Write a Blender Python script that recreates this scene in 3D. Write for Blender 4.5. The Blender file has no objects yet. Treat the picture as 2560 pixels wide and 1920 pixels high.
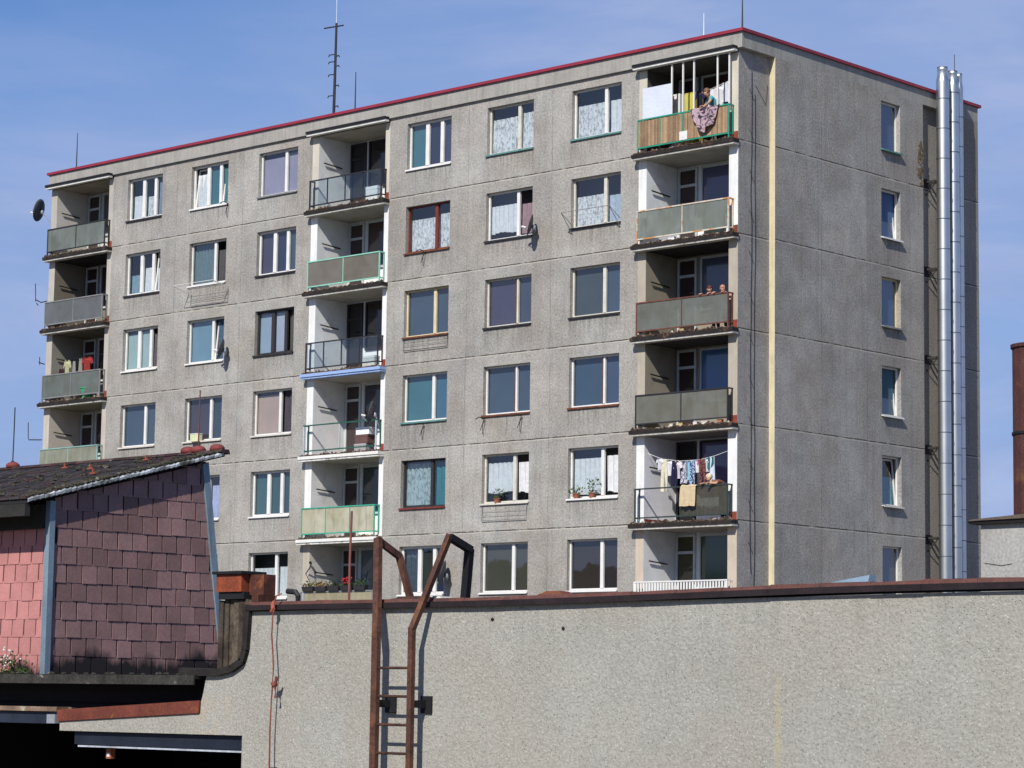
import bpy, bmesh, math, random
from mathutils import Vector, Matrix
random.seed(7)
SC = bpy.context.scene
COL = SC.collection
R = math.radians

# ------------------------------------------------------------------ materials
MATS = {}
def nd(nt, t, **kw):
    n = nt.nodes.new(t)
    for k, v in kw.items():
        setattr(n, k, v)
    return n
def mth(nt, op, a, b=None, c=None):
    n = nd(nt, 'ShaderNodeMath', operation=op)
    for i, v in enumerate((a, b, c)):
        if v is None: continue
        if isinstance(v, (int, float)): n.inputs[i].default_value = v
        else: nt.links.new(v, n.inputs[i])
    return n.outputs[0]
def noise(nt, vec, scale, detail=4, rough=.6, dist=0):
    n = nd(nt, 'ShaderNodeTexNoise')
    nt.links.new(vec, n.inputs['Vector'])
    n.inputs['Scale'].default_value = scale; n.inputs['Detail'].default_value = detail
    n.inputs['Roughness'].default_value = rough; n.inputs['Distortion'].default_value = dist
    return n.outputs['Fac']
def maprange(nt, v, a, b, c, d):
    n = nd(nt, 'ShaderNodeMapRange')
    nt.links.new(v, n.inputs[0])
    for i, x in enumerate((a, b, c, d)): n.inputs[i+1].default_value = x
    return n.outputs[0]
def mixc(nt, fac, a, b, mode='MIX'):
    n = nd(nt, 'ShaderNodeMix', data_type='RGBA', blend_type=mode)
    if isinstance(fac, (int, float)): n.inputs[0].default_value = fac
    else: nt.links.new(fac, n.inputs[0])
    for i, v in ((6, a), (7, b)):
        if isinstance(v, tuple): n.inputs[i].default_value = (*v[:3], 1)
        else: nt.links.new(v, n.inputs[i])
    return n.outputs[2]
def grey(nt, v):
    n = nd(nt, 'ShaderNodeCombineColor')
    for i in range(3): nt.links.new(v, n.inputs[i])
    return n.outputs[0]
def scaled(nt, vec, s):
    n = nd(nt, 'ShaderNodeMapping'); n.inputs['Scale'].default_value = s
    nt.links.new(vec, n.inputs['Vector']); return n.outputs[0]
def newmat(name):
    m = bpy.data.materials.new(name); m.use_nodes = True
    nt = m.node_tree
    return m, nt, nt.nodes['Principled BSDF']
def bump(nt, b, h, strength, dist):
    n = nd(nt, 'ShaderNodeBump'); n.inputs['Strength'].default_value = strength
    n.inputs['Distance'].default_value = dist
    nt.links.new(h, n.inputs['Height']); nt.links.new(n.outputs[0], b.inputs['Normal'])

def M(col, rough=.8, metal=0., var=.14, sc=2.5, fine=.12, fsc=35., bmp=0., stain=None, streak=0., spec=.3, rnd=0.):
    """worn paint / concrete / metal: base colour with blotches, fine grain, optional stain patches and vertical streaks"""
    key = (col, rough, metal, var, sc, fine, fsc, bmp, stain, streak, spec, rnd)
    if key in MATS: return MATS[key]
    m, nt, b = newmat('surface')
    co = nd(nt, 'ShaderNodeTexCoord').outputs['Object']
    f = maprange(nt, noise(nt, co, sc, 6), .3, .7, 1-var, 1+var)
    g = noise(nt, co, fsc, 3)
    f = mth(nt, 'MULTIPLY', f, maprange(nt, g, .3, .7, 1-fine, 1+fine))
    if streak:
        s = noise(nt, scaled(nt, co, (5, 5, .35)), 1.6, 4)
        f = mth(nt, 'MULTIPLY', f, maprange(nt, s, .45, .7, 1, 1-streak))
    if rnd:
        a = nd(nt, 'ShaderNodeAttribute', attribute_name='rnd')
        f = mth(nt, 'MULTIPLY', f, maprange(nt, a.outputs['Fac'], 0, 1, 1-rnd, 1+rnd))
    c = mixc(nt, 1., col, grey(nt, f), 'MULTIPLY')
    if stain:
        scol, ssc, lo, hi = stain
        c = mixc(nt, maprange(nt, noise(nt, co, ssc, 7, .65, .4), lo, hi, 0, .9), c, scol)
    nt.links.new(c, b.inputs['Base Color'])
    b.inputs['Roughness'].default_value = rough; b.inputs['Metallic'].default_value = metal
    b.inputs['Specular IOR Level'].default_value = spec
    if bmp: bump(nt, b, g, .5, bmp)
    MATS[key] = m
    return m

def facade_mat(lines, axis, brown, sills):
    m, nt, b = newmat('panel concrete')
    co = nd(nt, 'ShaderNodeTexCoord').outputs['Object']
    sx = nd(nt, 'ShaderNodeSeparateXYZ'); nt.links.new(co, sx.inputs[0])
    X, Z = sx.outputs[axis], sx.outputs[2]
    big = noise(nt, co, .33, 5)
    mid = noise(nt, co, 1.7, 6, .65)
    grain = noise(nt, co, 15, 4, .8)
    f = maprange(nt, big, .3, .7, .84, 1.14)
    f = mth(nt, 'MULTIPLY', f, maprange(nt, mid, .3, .7, .86, 1.13))
    f = mth(nt, 'MULTIPLY', f, maprange(nt, grain, .3, .7, .60, 1.38))
    st = noise(nt, scaled(nt, co, (3.2, 3.2, .18)), 1.5, 5)
    f = mth(nt, 'MULTIPLY', f, maprange(nt, st, .5, .78, 1, .80))
    c = mixc(nt, maprange(nt, noise(nt, co, .45, 5), .38, .66, 0, 1), (.355, .345, .318), (.325, .298, .262))
    def cell(v, o_, p): return mth(nt, 'FLOOR', mth(nt, 'DIVIDE', mth(nt, 'SUBTRACT', v, o_), p))
    cv = nd(nt, 'ShaderNodeCombineXYZ'); nt.links.new(cell(X, lines[0], 3.63 if axis == 0 else 2.39), cv.inputs[0]); nt.links.new(cell(Z, 4.13, 2.8), cv.inputs[1])
    wn = nd(nt, 'ShaderNodeTexWhiteNoise', noise_dimensions='3D'); nt.links.new(cv.outputs[0], wn.inputs['Vector'])
    f = mth(nt, 'MULTIPLY', f, maprange(nt, wn.outputs['Value'], 0, 1, .93, 1.07))
    msk = None
    for xc, hw in sills:
        q = mth(nt, 'COMPARE', X, xc, hw); msk = q if msk is None else mth(nt, 'MAXIMUM', msk, q)
    k0 = mth(nt, 'SUBTRACT', Z, 4.13); zf = mth(nt, 'SUBTRACT', k0, mth(nt, 'MULTIPLY', mth(nt, 'FLOOR', mth(nt, 'DIVIDE', k0, 2.8)), 2.8))
    fade = mth(nt, 'MULTIPLY', maprange(nt, zf, .12, .84, 0, 1), mth(nt, 'LESS_THAN', zf, .86))
    dr = noise(nt, scaled(nt, co, (9, 9, .5)), 1.3, 4)
    f = mth(nt, 'MULTIPLY', f, mth(nt, 'SUBTRACT', 1, mth(nt, 'MULTIPLY', mth(nt, 'MULTIPLY', msk, fade), maprange(nt, dr, .42, .68, 0, .42))))
    if brown:
        yb = maprange(nt, sx.outputs[1], 8.4, 9.8, 0, .5)
        c = mixc(nt, mth(nt, 'MULTIPLY', yb, maprange(nt, mid, .3, .6, .2, 1)), c, (.235, .19, .14))
    c = mixc(nt, 1., c, grey(nt, f), 'MULTIPLY')
    # panel joints: dark crack with a pale mortar smear below
    wob = mth(nt, 'MULTIPLY', mth(nt, 'SUBTRACT', noise(nt, co, 2.3, 4), .5), .03)
    zz = mth(nt, 'ADD', Z, wob)
    k = mth(nt, 'SUBTRACT', zz, 4.13)
    ph = mth(nt, 'SUBTRACT', k, mth(nt, 'MULTIPLY', mth(nt, 'ROUND', mth(nt, 'DIVIDE', k, 2.8)), 2.8))
    brk = maprange(nt, noise(nt, co, 3.1, 4), .36, .5, .15, 1)
    dark = mth(nt, 'MULTIPLY', mth(nt, 'COMPARE', ph, .010, .017), brk)
    lite = mth(nt, 'MULTIPLY', mth(nt, 'COMPARE', ph, -.026, .017), maprange(nt, noise(nt, co, 2.2, 4), .36, .55, .2, .85))
    c = mixc(nt, lite, c, (.50, .47, .40))
    c = mixc(nt, dark, c, (.05, .045, .04))
    if lines:
        v = None
        xw = mth(nt, 'ADD', X, wob)
        for x in lines:
            q = mth(nt, 'COMPARE', xw, x, .011)
            v = q if v is None else mth(nt, 'MAXIMUM', v, q)
        v = mth(nt, 'MULTIPLY', v, maprange(nt, noise(nt, co, 1.1, 5), .4, .6, .1, .6))
        c = mixc(nt, v, c, (.10, .09, .08))
    nt.links.new(c, b.inputs['Base Color'])
    b.inputs['Roughness'].default_value = .92; b.inputs['Specular IOR Level'].default_value = .2
    bump(nt, b, grain, .6, .02)
    return m

def roughcast_mat():
    m, nt, b = newmat('rough cast render')
    co = nd(nt, 'ShaderNodeTexCoord').outputs['Object']
    sx = nd(nt, 'ShaderNodeSeparateXYZ'); nt.links.new(co, sx.inputs[0])
    g = noise(nt, co, 38, 4, .75)
    h = noise(nt, co, 90, 2)
    f = mth(nt, 'MULTIPLY', maprange(nt, noise(nt, co, 1.1, 5), .3, .7, .92, 1.07), maprange(nt, g, .28, .72, .74, 1.22))
    c = mixc(nt, maprange(nt, noise(nt, co, .8, 4), .4, .65, 0, 1), (.375, .368, .328), (.375, .352, .300))
    c = mixc(nt, 1., c, grey(nt, f), 'MULTIPLY')
    vo = nd(nt, 'ShaderNodeTexVoronoi'); nt.links.new(co, vo.inputs['Vector']); vo.inputs['Scale'].default_value = 46
    peb = mth(nt, 'LESS_THAN', vo.outputs['Distance'], .30)
    sel = nd(nt, 'ShaderNodeSeparateColor'); nt.links.new(vo.outputs['Color'], sel.inputs[0])
    c = mixc(nt, mth(nt, 'MULTIPLY', peb, mth(nt, 'GREATER_THAN', sel.outputs[0], .93)), c, (.55, .54, .50))
    c = mixc(nt, mth(nt, 'MULTIPLY', peb, mth(nt, 'LESS_THAN', sel.outputs[0], .13)), c, (.20, .19, .175))
    rs = mth(nt, 'MULTIPLY', maprange(nt, sx.outputs[2], 1.7, 2.55, 0, 1), maprange(nt, noise(nt, scaled(nt, co, (4, 4, .3)), 1.5, 5), .48, .72, 0, .30))
    c = mixc(nt, rs, c, (.20, .185, .155))
    # one faded yellow paint drip and a warm patched area by the lintel
    dx = mth(nt, 'COMPARE', mth(nt, 'ADD', sx.outputs[0], mth(nt, 'MULTIPLY', h, .03)), 32.475, .035)
    dz = maprange(nt, sx.outputs[2], 2.05, 1.7, 0, 1)
    c = mixc(nt, mth(nt, 'MULTIPLY', mth(nt, 'MULTIPLY', dx, dz), maprange(nt, noise(nt, co, 5, 4), .35, .6, .1, .5)), c, (.46, .40, .22))
    px = mth(nt, 'MULTIPLY', mth(nt, 'MULTIPLY', maprange(nt, sx.outputs[0], 25.75, 25.35, 0, 1), maprange(nt, sx.outputs[0], 25.0, 25.25, 0, 1)), maprange(nt, sx.outputs[2], 1.75, 1.6, 0, 1))
    c = mixc(nt, mth(nt, 'MULTIPLY', px, maprange(nt, noise(nt, co, 4, 5), .4, .6, 0, .7)), c, (.46, .37, .26))
    nt.links.new(c, b.inputs['Base Color'])
    b.inputs['Roughness'].default_value = .95; b.inputs['Specular IOR Level'].default_value = .15
    bump(nt, b, g, .7, .02)
    return m

def glass_mat(refl=.13, tint=(.90, .95, .96), rough=.02):
    key = ('glass', refl, tint, rough)
    if key in MATS: return MATS[key]
    m, nt, b = newmat('window glass'); nt.nodes.remove(b)
    out = nt.nodes['Material Output']
    co = nd(nt, 'ShaderNodeTexCoord').outputs['Object']
    g = nd(nt, 'ShaderNodeBsdfGlossy'); g.inputs['Roughness'].default_value = rough
    t = nd(nt, 'ShaderNodeBsdfTransparent'); t.inputs['Color'].default_value = (*tint, 1)
    mx = nd(nt, 'ShaderNodeMixShader')
    ge = nd(nt, 'ShaderNodeNewGeometry'); dp = nd(nt, 'ShaderNodeVectorMath', operation='DOT_PRODUCT')
    nt.links.new(ge.outputs['Normal'], dp.inputs[0]); nt.links.new(ge.outputs['Incoming'], dp.inputs[1])
    gr = mth(nt, 'POWER', mth(nt, 'SUBTRACT', 1., mth(nt, 'ABSOLUTE', dp.outputs['Value'])), 4.)
    nt.links.new(mth(nt, 'MINIMUM', mth(nt, 'ADD', mth(nt, 'MULTIPLY', gr, .85), refl), 1.), mx.inputs[0])
    nt.links.new(t.outputs[0], mx.inputs[1]); nt.links.new(g.outputs[0], mx.inputs[2])
    bp = nd(nt, 'ShaderNodeBump'); bp.inputs['Strength'].default_value = .05; bp.inputs['Distance'].default_value = .02
    nt.links.new(noise(nt, co, 1.3, 2), bp.inputs['Height']); nt.links.new(bp.outputs[0], g.inputs['Normal'])
    nt.links.new(mx.outputs[0], out.inputs[0])
    MATS[key] = m
    return m

def frosted_mat(col, trans=.3, name='wired frosted glass'):
    key = ('frost', col, trans)
    if key in MATS: return MATS[key]
    m, nt, b = newmat(name)
    out = nt.nodes['Material Output']
    co = nd(nt, 'ShaderNodeTexCoord').outputs['Object']
    c = mixc(nt, maprange(nt, noise(nt, co, 1.3, 5, .6, .5), .35, .68, 0, 1), col, (col[0]*.72, col[1]*.70, col[2]*.60))
    c = mixc(nt, maprange(nt, noise(nt, scaled(nt, co, (3, 3, .5)), 2.2, 5), .5, .75, 0, .5), c, (.13, .11, .08))
    nt.links.new(c, b.inputs['Base Color']); b.inputs['Roughness'].default_value = .28
    b.inputs['Specular IOR Level'].default_value = .5
    t = nd(nt, 'ShaderNodeBsdfTransparent'); t.inputs['Color'].default_value = (.8, .86, .84, 1)
    mx = nd(nt, 'ShaderNodeMixShader'); mx.inputs[0].default_value = trans
    nt.links.new(b.outputs[0], mx.inputs[1]); nt.links.new(t.outputs[0], mx.inputs[2])
    nt.links.new(mx.outputs[0], out.inputs[0])
    MATS[key] = m
    return m

def cloth_mat(col, trans=.35, lace=0., col2=None, psc=6.):
    key = ('cloth', col, trans, lace, col2, psc)
    if key in MATS: return MATS[key]
    m, nt, b = newmat('cloth')
    out = nt.nodes['Material Output']
    co = nd(nt, 'ShaderNodeTexCoord').outputs['Object']
    f = maprange(nt, noise(nt, co, 9, 4), .3, .7, .86, 1.1)
    base = col
    if col2:
        base = mixc(nt, maprange(nt, noise(nt, co, psc, 3, .6, 1.), .46, .54, 0, 1), col, col2)
    c = mixc(nt, 1., base, grey(nt, f), 'MULTIPLY')
    d = nd(nt, 'ShaderNodeBsdfDiffuse'); tr = nd(nt, 'ShaderNodeBsdfTranslucent')
    nt.links.new(c, d.inputs[0]); nt.links.new(c, tr.inputs[0])
    mx = nd(nt, 'ShaderNodeMixShader'); mx.inputs[0].default_value = trans
    nt.links.new(d.outputs[0], mx.inputs[1]); nt.links.new(tr.outputs[0], mx.inputs[2])
    last = mx.outputs[0]
    if lace:
        tp = nd(nt, 'ShaderNodeBsdfTransparent')
        m2 = nd(nt, 'ShaderNodeMixShader')
        nt.links.new(maprange(nt, noise(nt, scaled(nt, co, (1, 1, .45)), 17, 3), .48, .62, 0, lace), m2.inputs[0])
        nt.links.new(last, m2.inputs[1]); nt.links.new(tp.outputs[0], m2.inputs[2]); last = m2.outputs[0]
    nt.links.new(last, out.inputs[0]); nt.nodes.remove(b)
    MATS[key] = m
    return m

FACADE = facade_mat((-7.34, -10.97, -21.97, -25.6), 0, False, [((a+b_)/2, 1.06) for a, b_ in ((-28.43, -26.43), (-24.80, -22.79), (-21.16, -19.15), (-13.80, -11.77), (-10.16, -8.15), (-6.53, -4.51))])
SIDE = facade_mat((3.86, 6.25), 1, True, [(7.6, .56)])
ROUGH = roughcast_mat()
GLASS = glass_mat()
WHITE = M((.72, .71, .68), .5, 0, .08, 3, .05)
OFFWH = M((.60, .57, .50), .6, 0, .14, 4, .1, stain=((.3, .25, .18), 3., .6, .8))
DARKM = M((.028, .027, .03), .5, .0, .2, 3, .1)
RUST = M((.16, .055, .03), .85, .0, .35, 5, .25, stain=((.05, .025, .02), 4., .5, .7))
RUSTDK = M((.075, .032, .022), .85, 0, .35, 4, .25, stain=((.02, .015, .014), 3., .45, .65))
LADDER = M((.085, .038, .026), .7, 0., .35, 6, .3, stain=((.20, .085, .04), 5., .52, .72))
BLACK = M((.012, .012, .014), .7, 0, .25, 3, .2)
ROOM = M((.05, .05, .055), .9)
DIRT = M((.10, .075, .05), .95, 0, .5, 6, .4, stain=((.38, .34, .28), 7., .55, .68))

# ------------------------------------------------------------------ mesh builder
class MB:
    def __init__(s): s.v = []; s.f = []; s.m = []; s.mi = 0; s.r = []
    def quad(s, a, b, c, d, r=.5):
        n = len(s.v); s.v += [a, b, c, d]; s.f.append((n, n+1, n+2, n+3)); s.m.append(s.mi); s.r.append(r)
    def poly(s, pts, r=.5):
        n = len(s.v); s.v += pts; s.f.append(tuple(range(n, n+len(pts)))); s.m.append(s.mi); s.r.append(r)
    def box(s, x0, x1, y0, y1, z0, z1, r=.5):
        if x0 > x1: x0, x1 = x1, x0
        if y0 > y1: y0, y1 = y1, y0
        if z0 > z1: z0, z1 = z1, z0
        n = len(s.v)
        s.v += [(x0,y0,z0),(x1,y0,z0),(x1,y1,z0),(x0,y1,z0),(x0,y0,z1),(x1,y0,z1),(x1,y1,z1),(x0,y1,z1)]
        for q in ((0,3,2,1),(4,5,6,7),(0,1,5,4),(1,2,6,5),(2,3,7,6),(3,0,4,7)):
            s.f.append(tuple(n+i for i in q)); s.m.append(s.mi); s.r.append(r)
    def hexa(s, p, r=.5):
        n = len(s.v); s.v += list(p)
        for q in ((0,3,2,1),(4,5,6,7),(0,1,5,4),(1,2,6,5),(2,3,7,6),(3,0,4,7)):
            s.f.append(tuple(n+i for i in q)); s.m.append(s.mi); s.r.append(r)
    def tube(s, pts, rad, n=6, cap=True, ry=None):
        """round (or, with ry, oblong) bar along a polyline"""
        pts = [Vector(p) for p in pts]; rings = []
        rads = rad if isinstance(rad, (list, tuple)) else [rad]*len(pts)
        for i, p in enumerate(pts):
            a = pts[max(i-1, 0)]; b = pts[min(i+1, len(pts)-1)]
            t = (b-a).normalized()
            u = t.cross(Vector((0, 0, 1)))
            if u.length < .05: u = Vector((1, 0, 0))
            u.normalize(); w = u.cross(t).normalized()
            k = len(s.v); rr = rads[i]
            for j in range(n):
                an = 2*math.pi*(j+.5)/n
                s.v.append(tuple(p + u*math.cos(an)*rr + w*math.sin(an)*(ry or rr)))
            rings.append(k)
        for a, b in zip(rings, rings[1:]):
            for j in range(n):
                s.f.append((a+j, a+(j+1) % n, b+(j+1) % n, b+j)); s.m.append(s.mi); s.r.append(.5)
        if cap:
            s.f.append(tuple(rings[0]+j for j in range(n))[::-1]); s.m.append(s.mi); s.r.append(.5)
            s.f.append(tuple(rings[-1]+j for j in range(n))); s.m.append(s.mi); s.r.append(.5)
    def bar(s, a, b, w, d):
        """rectangular bar a->b, w across the sun-facing side, d deep in y"""
        a, b = Vector(a), Vector(b); t = (b-a).normalized()
        u = t.cross(Vector((0, 1, 0)))
        if u.length < .1: u = Vector((1, 0, 0))
        u.normalize(); v = t.cross(u).normalized()
        p = []
        for e in (a, b):
            for su, sv in ((-1,-1),(1,-1),(1,1),(-1,1)): p.append(tuple(e+u*su*w/2+v*sv*d/2))
        s.hexa(p)
    def lathe(s, prof, c, n=20, closed=False):
        """profile [(r,z)] round a vertical axis at c"""
        rings = []
        for r, z in prof:
            k = len(s.v)
            for j in range(n):
                an = 2*math.pi*j/n
                s.v.append((c[0]+r*math.cos(an), c[1]+r*math.sin(an), c[2]+z))
            rings.append(k)
        for a, b in zip(rings, rings[1:]):
            for j in range(n):
                s.f.append((a+j, a+(j+1) % n, b+(j+1) % n, b+j)); s.m.append(s.mi); s.r.append(.5)
        if closed:
            s.f.append(tuple(rings[0]+j for j in range(n))[::-1]); s.m.append(s.mi); s.r.append(.5)
            s.f.append(tuple(rings[-1]+j for j in range(n))); s.m.append(s.mi); s.r.append(.5)
    def blob(s, c, rx, ry, rz, n=8, jit=0.):
        k = len(s.v); rows = n//2+1
        for i in range(rows+1):
            th = math.pi*i/rows
            for j in range(n):
                an = 2*math.pi*j/n; q = 1+random.uniform(-jit, jit)
                s.v.append((c[0]+rx*q*math.sin(th)*math.cos(an), c[1]+ry*q*math.sin(th)*math.sin(an), c[2]+rz*q*math.cos(th)))
        for i in range(rows):
            for j in range(n):
                s.f.append((k+i*n+j, k+(i+1)*n+j, k+(i+1)*n+(j+1) % n, k+i*n+(j+1) % n)); s.m.append(s.mi); s.r.append(.5)
    def leaf(s, c, size):
        d = Vector((random.uniform(-1,1), random.uniform(-1,1), random.uniform(-.6,1))).normalized()
        u = d.cross(Vector((random.random(), random.random(), .3))).normalized()*size*.35
        c = Vector(c); s.quad(tuple(c), tuple(c+d*size*.5+u), tuple(c+d*size), tuple(c+d*size*.5-u), random.random())
    def build(s, name, mats, parent=None, smooth=False):
        me = bpy.data.meshes.new(name); me.from_pydata(s.v, [], s.f)
        for m in (mats if isinstance(mats, (list, tuple)) else [mats]): me.materials.append(m)
        if s.m and max(s.m): me.polygons.foreach_set('material_index', s.m)
        at = me.attributes.new('rnd', 'FLOAT', 'FACE'); at.data.foreach_set('value', s.r)
        if smooth: me.polygons.foreach_set('use_smooth', [True]*len(me.polygons))
        me.update()
        o = bpy.data.objects.new(name, me); COL.objects.link(o)
        if parent:
            o.parent = parent
            if parent.type == 'EMPTY' and parent.get('world_mesh'): o.location = -parent.location
        return o
def tag(o, label, cat, group=None):
    o['label'] = label; o['category'] = cat
    if group: o['group'] = group
    return o
def thing(name, label, cat, loc, group=None, rz=0, world=False):
    o = bpy.data.objects.new(name, None); COL.objects.link(o); o.location = loc; o.rotation_euler = (0, 0, rz)
    o.empty_display_size = .3
    if world: o['world_mesh'] = 1
    return tag(o, label, cat, group)
def structure(o): o['kind'] = 'structure'; return o

def cloth(x0, x1, z0, z1, y, amp=.03, waves=8, sag=0., hem=0., seed=0, nx=28, nz=6, taper=0.):
    """hanging cloth with vertical folds"""
    rg = random.Random(seed); ph = rg.random()*6; b = MB(); V = {}
    for i in range(nx+1):
        for j in range(nz+1):
            u = i/nx; w = j/nz
            xx = x0+(x1-x0)*u; xx += (.5-u)*(x1-x0)*taper*w
            yy = y+amp*(.35+.65*w)*math.sin(u*waves*6.283+ph+.8*math.sin(u*5+ph))
            zz = z1+(z0-z1)*w - sag*math.sin(math.pi*u)*(1-w) + hem*w*math.sin(u*7+ph)
            V[i, j] = (xx, yy, zz)
    for i in range(nx):
        for j in range(nz): b.quad(V[i,j], V[i+1,j], V[i+1,j+1], V[i,j+1])
    return b

# ------------------------------------------------------------------ camera, light, sky
cam = bpy.data.cameras.new('Camera'); co = bpy.data.objects.new('Camera', cam); COL.objects.link(co)
f_px, yaw, pit, rol = 6381.2, -0.7478452, 0.1229944, 0.0146118
fwd = Vector((math.sin(yaw)*math.cos(pit), math.cos(yaw)*math.cos(pit), math.sin(pit)))
rt = Vector((math.cos(yaw), -math.sin(yaw), 0)); up = rt.cross(fwd)
r2 = rt*math.cos(rol)+up*math.sin(rol); u2 = -rt*math.sin(rol)+up*math.cos(rol)
m = Matrix((r2, u2, -fwd)).transposed().to_4x4(); m.translation = Vector((45.182, -58.325, 1.699))
co.matrix_world = m
cam.sensor_width = 36; cam.lens = f_px/2560*36; cam.clip_start = .5; cam.clip_end = 3000
SC.camera = co
SUN = Vector((.34, -1, .92)).normalized()
sl = bpy.data.lights.new('Sun', 'SUN'); so = bpy.data.objects.new('Sun', sl); COL.objects.link(so)
sl.energy = 5.0; sl.angle = R(.55); sl.color = (1, .955, .885)
so.rotation_euler = SUN.to_track_quat('Z', 'Y').to_euler(); so.location = (20, -40, 60)
W = bpy.data.worlds.new('World'); SC.world = W; W.use_nodes = True
nt = W.node_tree; bg = nt.nodes['Background']
sky = nd(nt, 'ShaderNodeTexSky', sky_type='NISHITA'); sky.sun_disc = False
sky.sun_elevation = math.asin(SUN.z); sky.sun_rotation = math.atan2(SUN.x, SUN.y)
sky.air_density = 1.0; sky.dust_density = 0.; sky.ozone_density = 6.
gc = nd(nt, 'ShaderNodeTexCoord').outputs['Generated']
n1 = noise(nt, scaled(nt, gc, (3, 3, 9)), 1.6, 5, .55, .3)
n2 = noise(nt, scaled(nt, gc, (6, 6, 30)), 2.0, 5, .6, .4)
# thin high haze everywhere but for a clear patch towards the upper left
vm = nd(nt, 'ShaderNodeVectorMath', operation='SUBTRACT'); nt.links.new(gc, vm.inputs[0]); vm.inputs[1].default_value = (-.79, .56, .285)
vl = nd(nt, 'ShaderNodeVectorMath', operation='LENGTH'); nt.links.new(scaled(nt, vm.outputs[0], (1., 1., 2.6)), vl.inputs[0])
dd = mth(nt, 'ADD', vl.outputs['Value'], mth(nt, 'MULTIPLY', mth(nt, 'SUBTRACT', n1, .5), .22))
veil = mth(nt, 'MULTIPLY', maprange(nt, dd, .03, .27, 0, 1), maprange(nt, n2, .3, .7, .72, .98))
c = mixc(nt, 1., sky.outputs[0], (.78, .90, 1.12), 'MULTIPLY')
sz = nd(nt, 'ShaderNodeSeparateXYZ'); nt.links.new(gc, sz.inputs[0])
veil = mth(nt, 'MULTIPLY', veil, maprange(nt, sz.outputs[2], .29, .46, 1, 0))
wisp = maprange(nt, noise(nt, scaled(nt, gc, (4, 4, 16)), 1.7, 6, .6, .6), .42, .66, 0, 1)
c = mixc(nt, veil, c, mixc(nt, wisp, (2.95, 4.05, 6.9), (3.95, 4.75, 7.3)))
nt.links.new(c, bg.inputs[0]); bg.inputs[1].default_value = .1
SC.view_settings.view_transform = 'Standard'; SC.view_settings.look = 'None'
SC.view_settings.exposure = 0; SC.view_settings.gamma = 1
SC.render.engine = 'CYCLES'

# ------------------------------------------------------------------ ground
g = MB(); g.quad((-900, -900, 0), (900, -900, 0), (900, 900, 0), (-900, 900, 0))
structure(g.build('ground', M((.14, .13, .11), .95, 0, .25, .3, .2, 6)))

# ------------------------------------------------------------------ apartment building
def zb(r): return 6.93+2.8*(r-2)
XL, XR, YD, ZT = -33.04, 0., 12.6, 20.86
BLD = thing('apartment_building', 'long weathered grey concrete panel apartment block with loggia balconies and red roof edge', 'apartment block', (-16.5, 6.4, 0), world=True)
COLX = [(-28.43, -26.43), (-24.80, -22.79), (-21.16, -19.15), (-13.80, -11.77), (-10.16, -8.15), (-6.53, -4.51)]
LOG = [(-33.04, -32.69, -29.53, -29.28), (-18.40, -18.08, -14.83, -14.62), (-3.80, -3.49, -.34, 0.)]
SWIN = (7.03, 8.08)
def wz(r): return zb(r)+.885, zb(r)+2.435

w = MB()
def holed(bb, fixed, a0, a1, z0, z1, holes, depth, axis):
    """wall face with reveals; axis 0: facade (a=x, plane y), axis 1: side (a=y, plane x)"""
    def P(a, d, z): return (a, fixed+d, z) if axis == 0 else (fixed-d, a, z)
    xs = sorted({a0, a1, *[h[0] for h in holes], *[h[1] for h in holes]})
    zs = sorted({z0, z1, *[h[2] for h in holes], *[h[3] for h in holes]})
    for i in range(len(xs)-1):
        for j in range(len(zs)-1):
            mx, mz = (xs[i]+xs[i+1])/2, (zs[j]+zs[j+1])/2
            if any(h[0] < mx < h[1] and h[2] < mz < h[3] for h in holes): continue
            bb.quad(P(xs[i],0,zs[j]), P(xs[i+1],0,zs[j]), P(xs[i+1],0,zs[j+1]), P(xs[i],0,zs[j+1]))
    for h in holes:
        x0, x1, q0, q1 = h
        bb.quad(P(x0,0,q0), P(x0,0,q1), P(x0,depth,q1), P(x0,depth,q0))
        bb.quad(P(x1,0,q0), P(x1,depth,q0), P(x1,depth,q1), P(x1,0,q1))
        bb.quad(P(x0,0,q1), P(x1,0,q1), P(x1,depth,q1), P(x0,depth,q1))
        bb.quad(P(x0,0,q0), P(x0,depth,q0), P(x1,depth,q0), P(x1,0,q0))
for k, (a, b_) in enumerate(((LOG[0][3], LOG[1][0]), (LOG[1][3], LOG[2][0]))):
    hs = [(x0, x1, *wz(r)) for (x0, x1) in COLX[3*k:3*k+3] for r in range(1, 7)]
    holed(w, 0., a, b_, 0., ZT, hs, .3, 0)
for L in LOG: w.box(L[0], L[3], 0., 1.5, 0., zb(1)-.19)      # plain base under the loggia columns
w.quad((XL, 0, zb(1)-.19), (XL, YD, zb(1)-.19), (XL, YD, ZT), (XL, 0, ZT))
w.quad((XL, YD, 0), (XR, YD, 0), (XR, YD, ZT), (XL, YD, ZT))
w.quad((XL, 1.5, 0), (XL, YD, 0), (XL, YD, zb(1)-.19), (XL, 1.5, zb(1)-.19))
w.build('wall', FACADE, BLD)
s = MB()
PO = .2
holed(s, PO, 1.53, 9.37, 0., ZT, [(*SWIN, *wz(r)) for r in range(1, 7)], .3, 1)
s.quad((0, 9.37, 0), (PO, 9.37, 0), (PO, 9.37, ZT), (0, 9.37, ZT))
s.quad((0, 0, 0), (0, 1.53, 0), (0, 1.53, ZT), (0, 0, ZT))
s.quad((0, 9.37, 0), (0, 11.2, 0), (0, 11.2, ZT), (0, 9.37, ZT))
s.quad((0, 11.2, 0), (PO, 11.2, 0), (PO, 11.2, ZT), (0, 11.2, ZT))
s.quad((PO, 11.2, 0), (PO, YD, 0), (PO, YD, ZT), (PO, 11.2, ZT))
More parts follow.
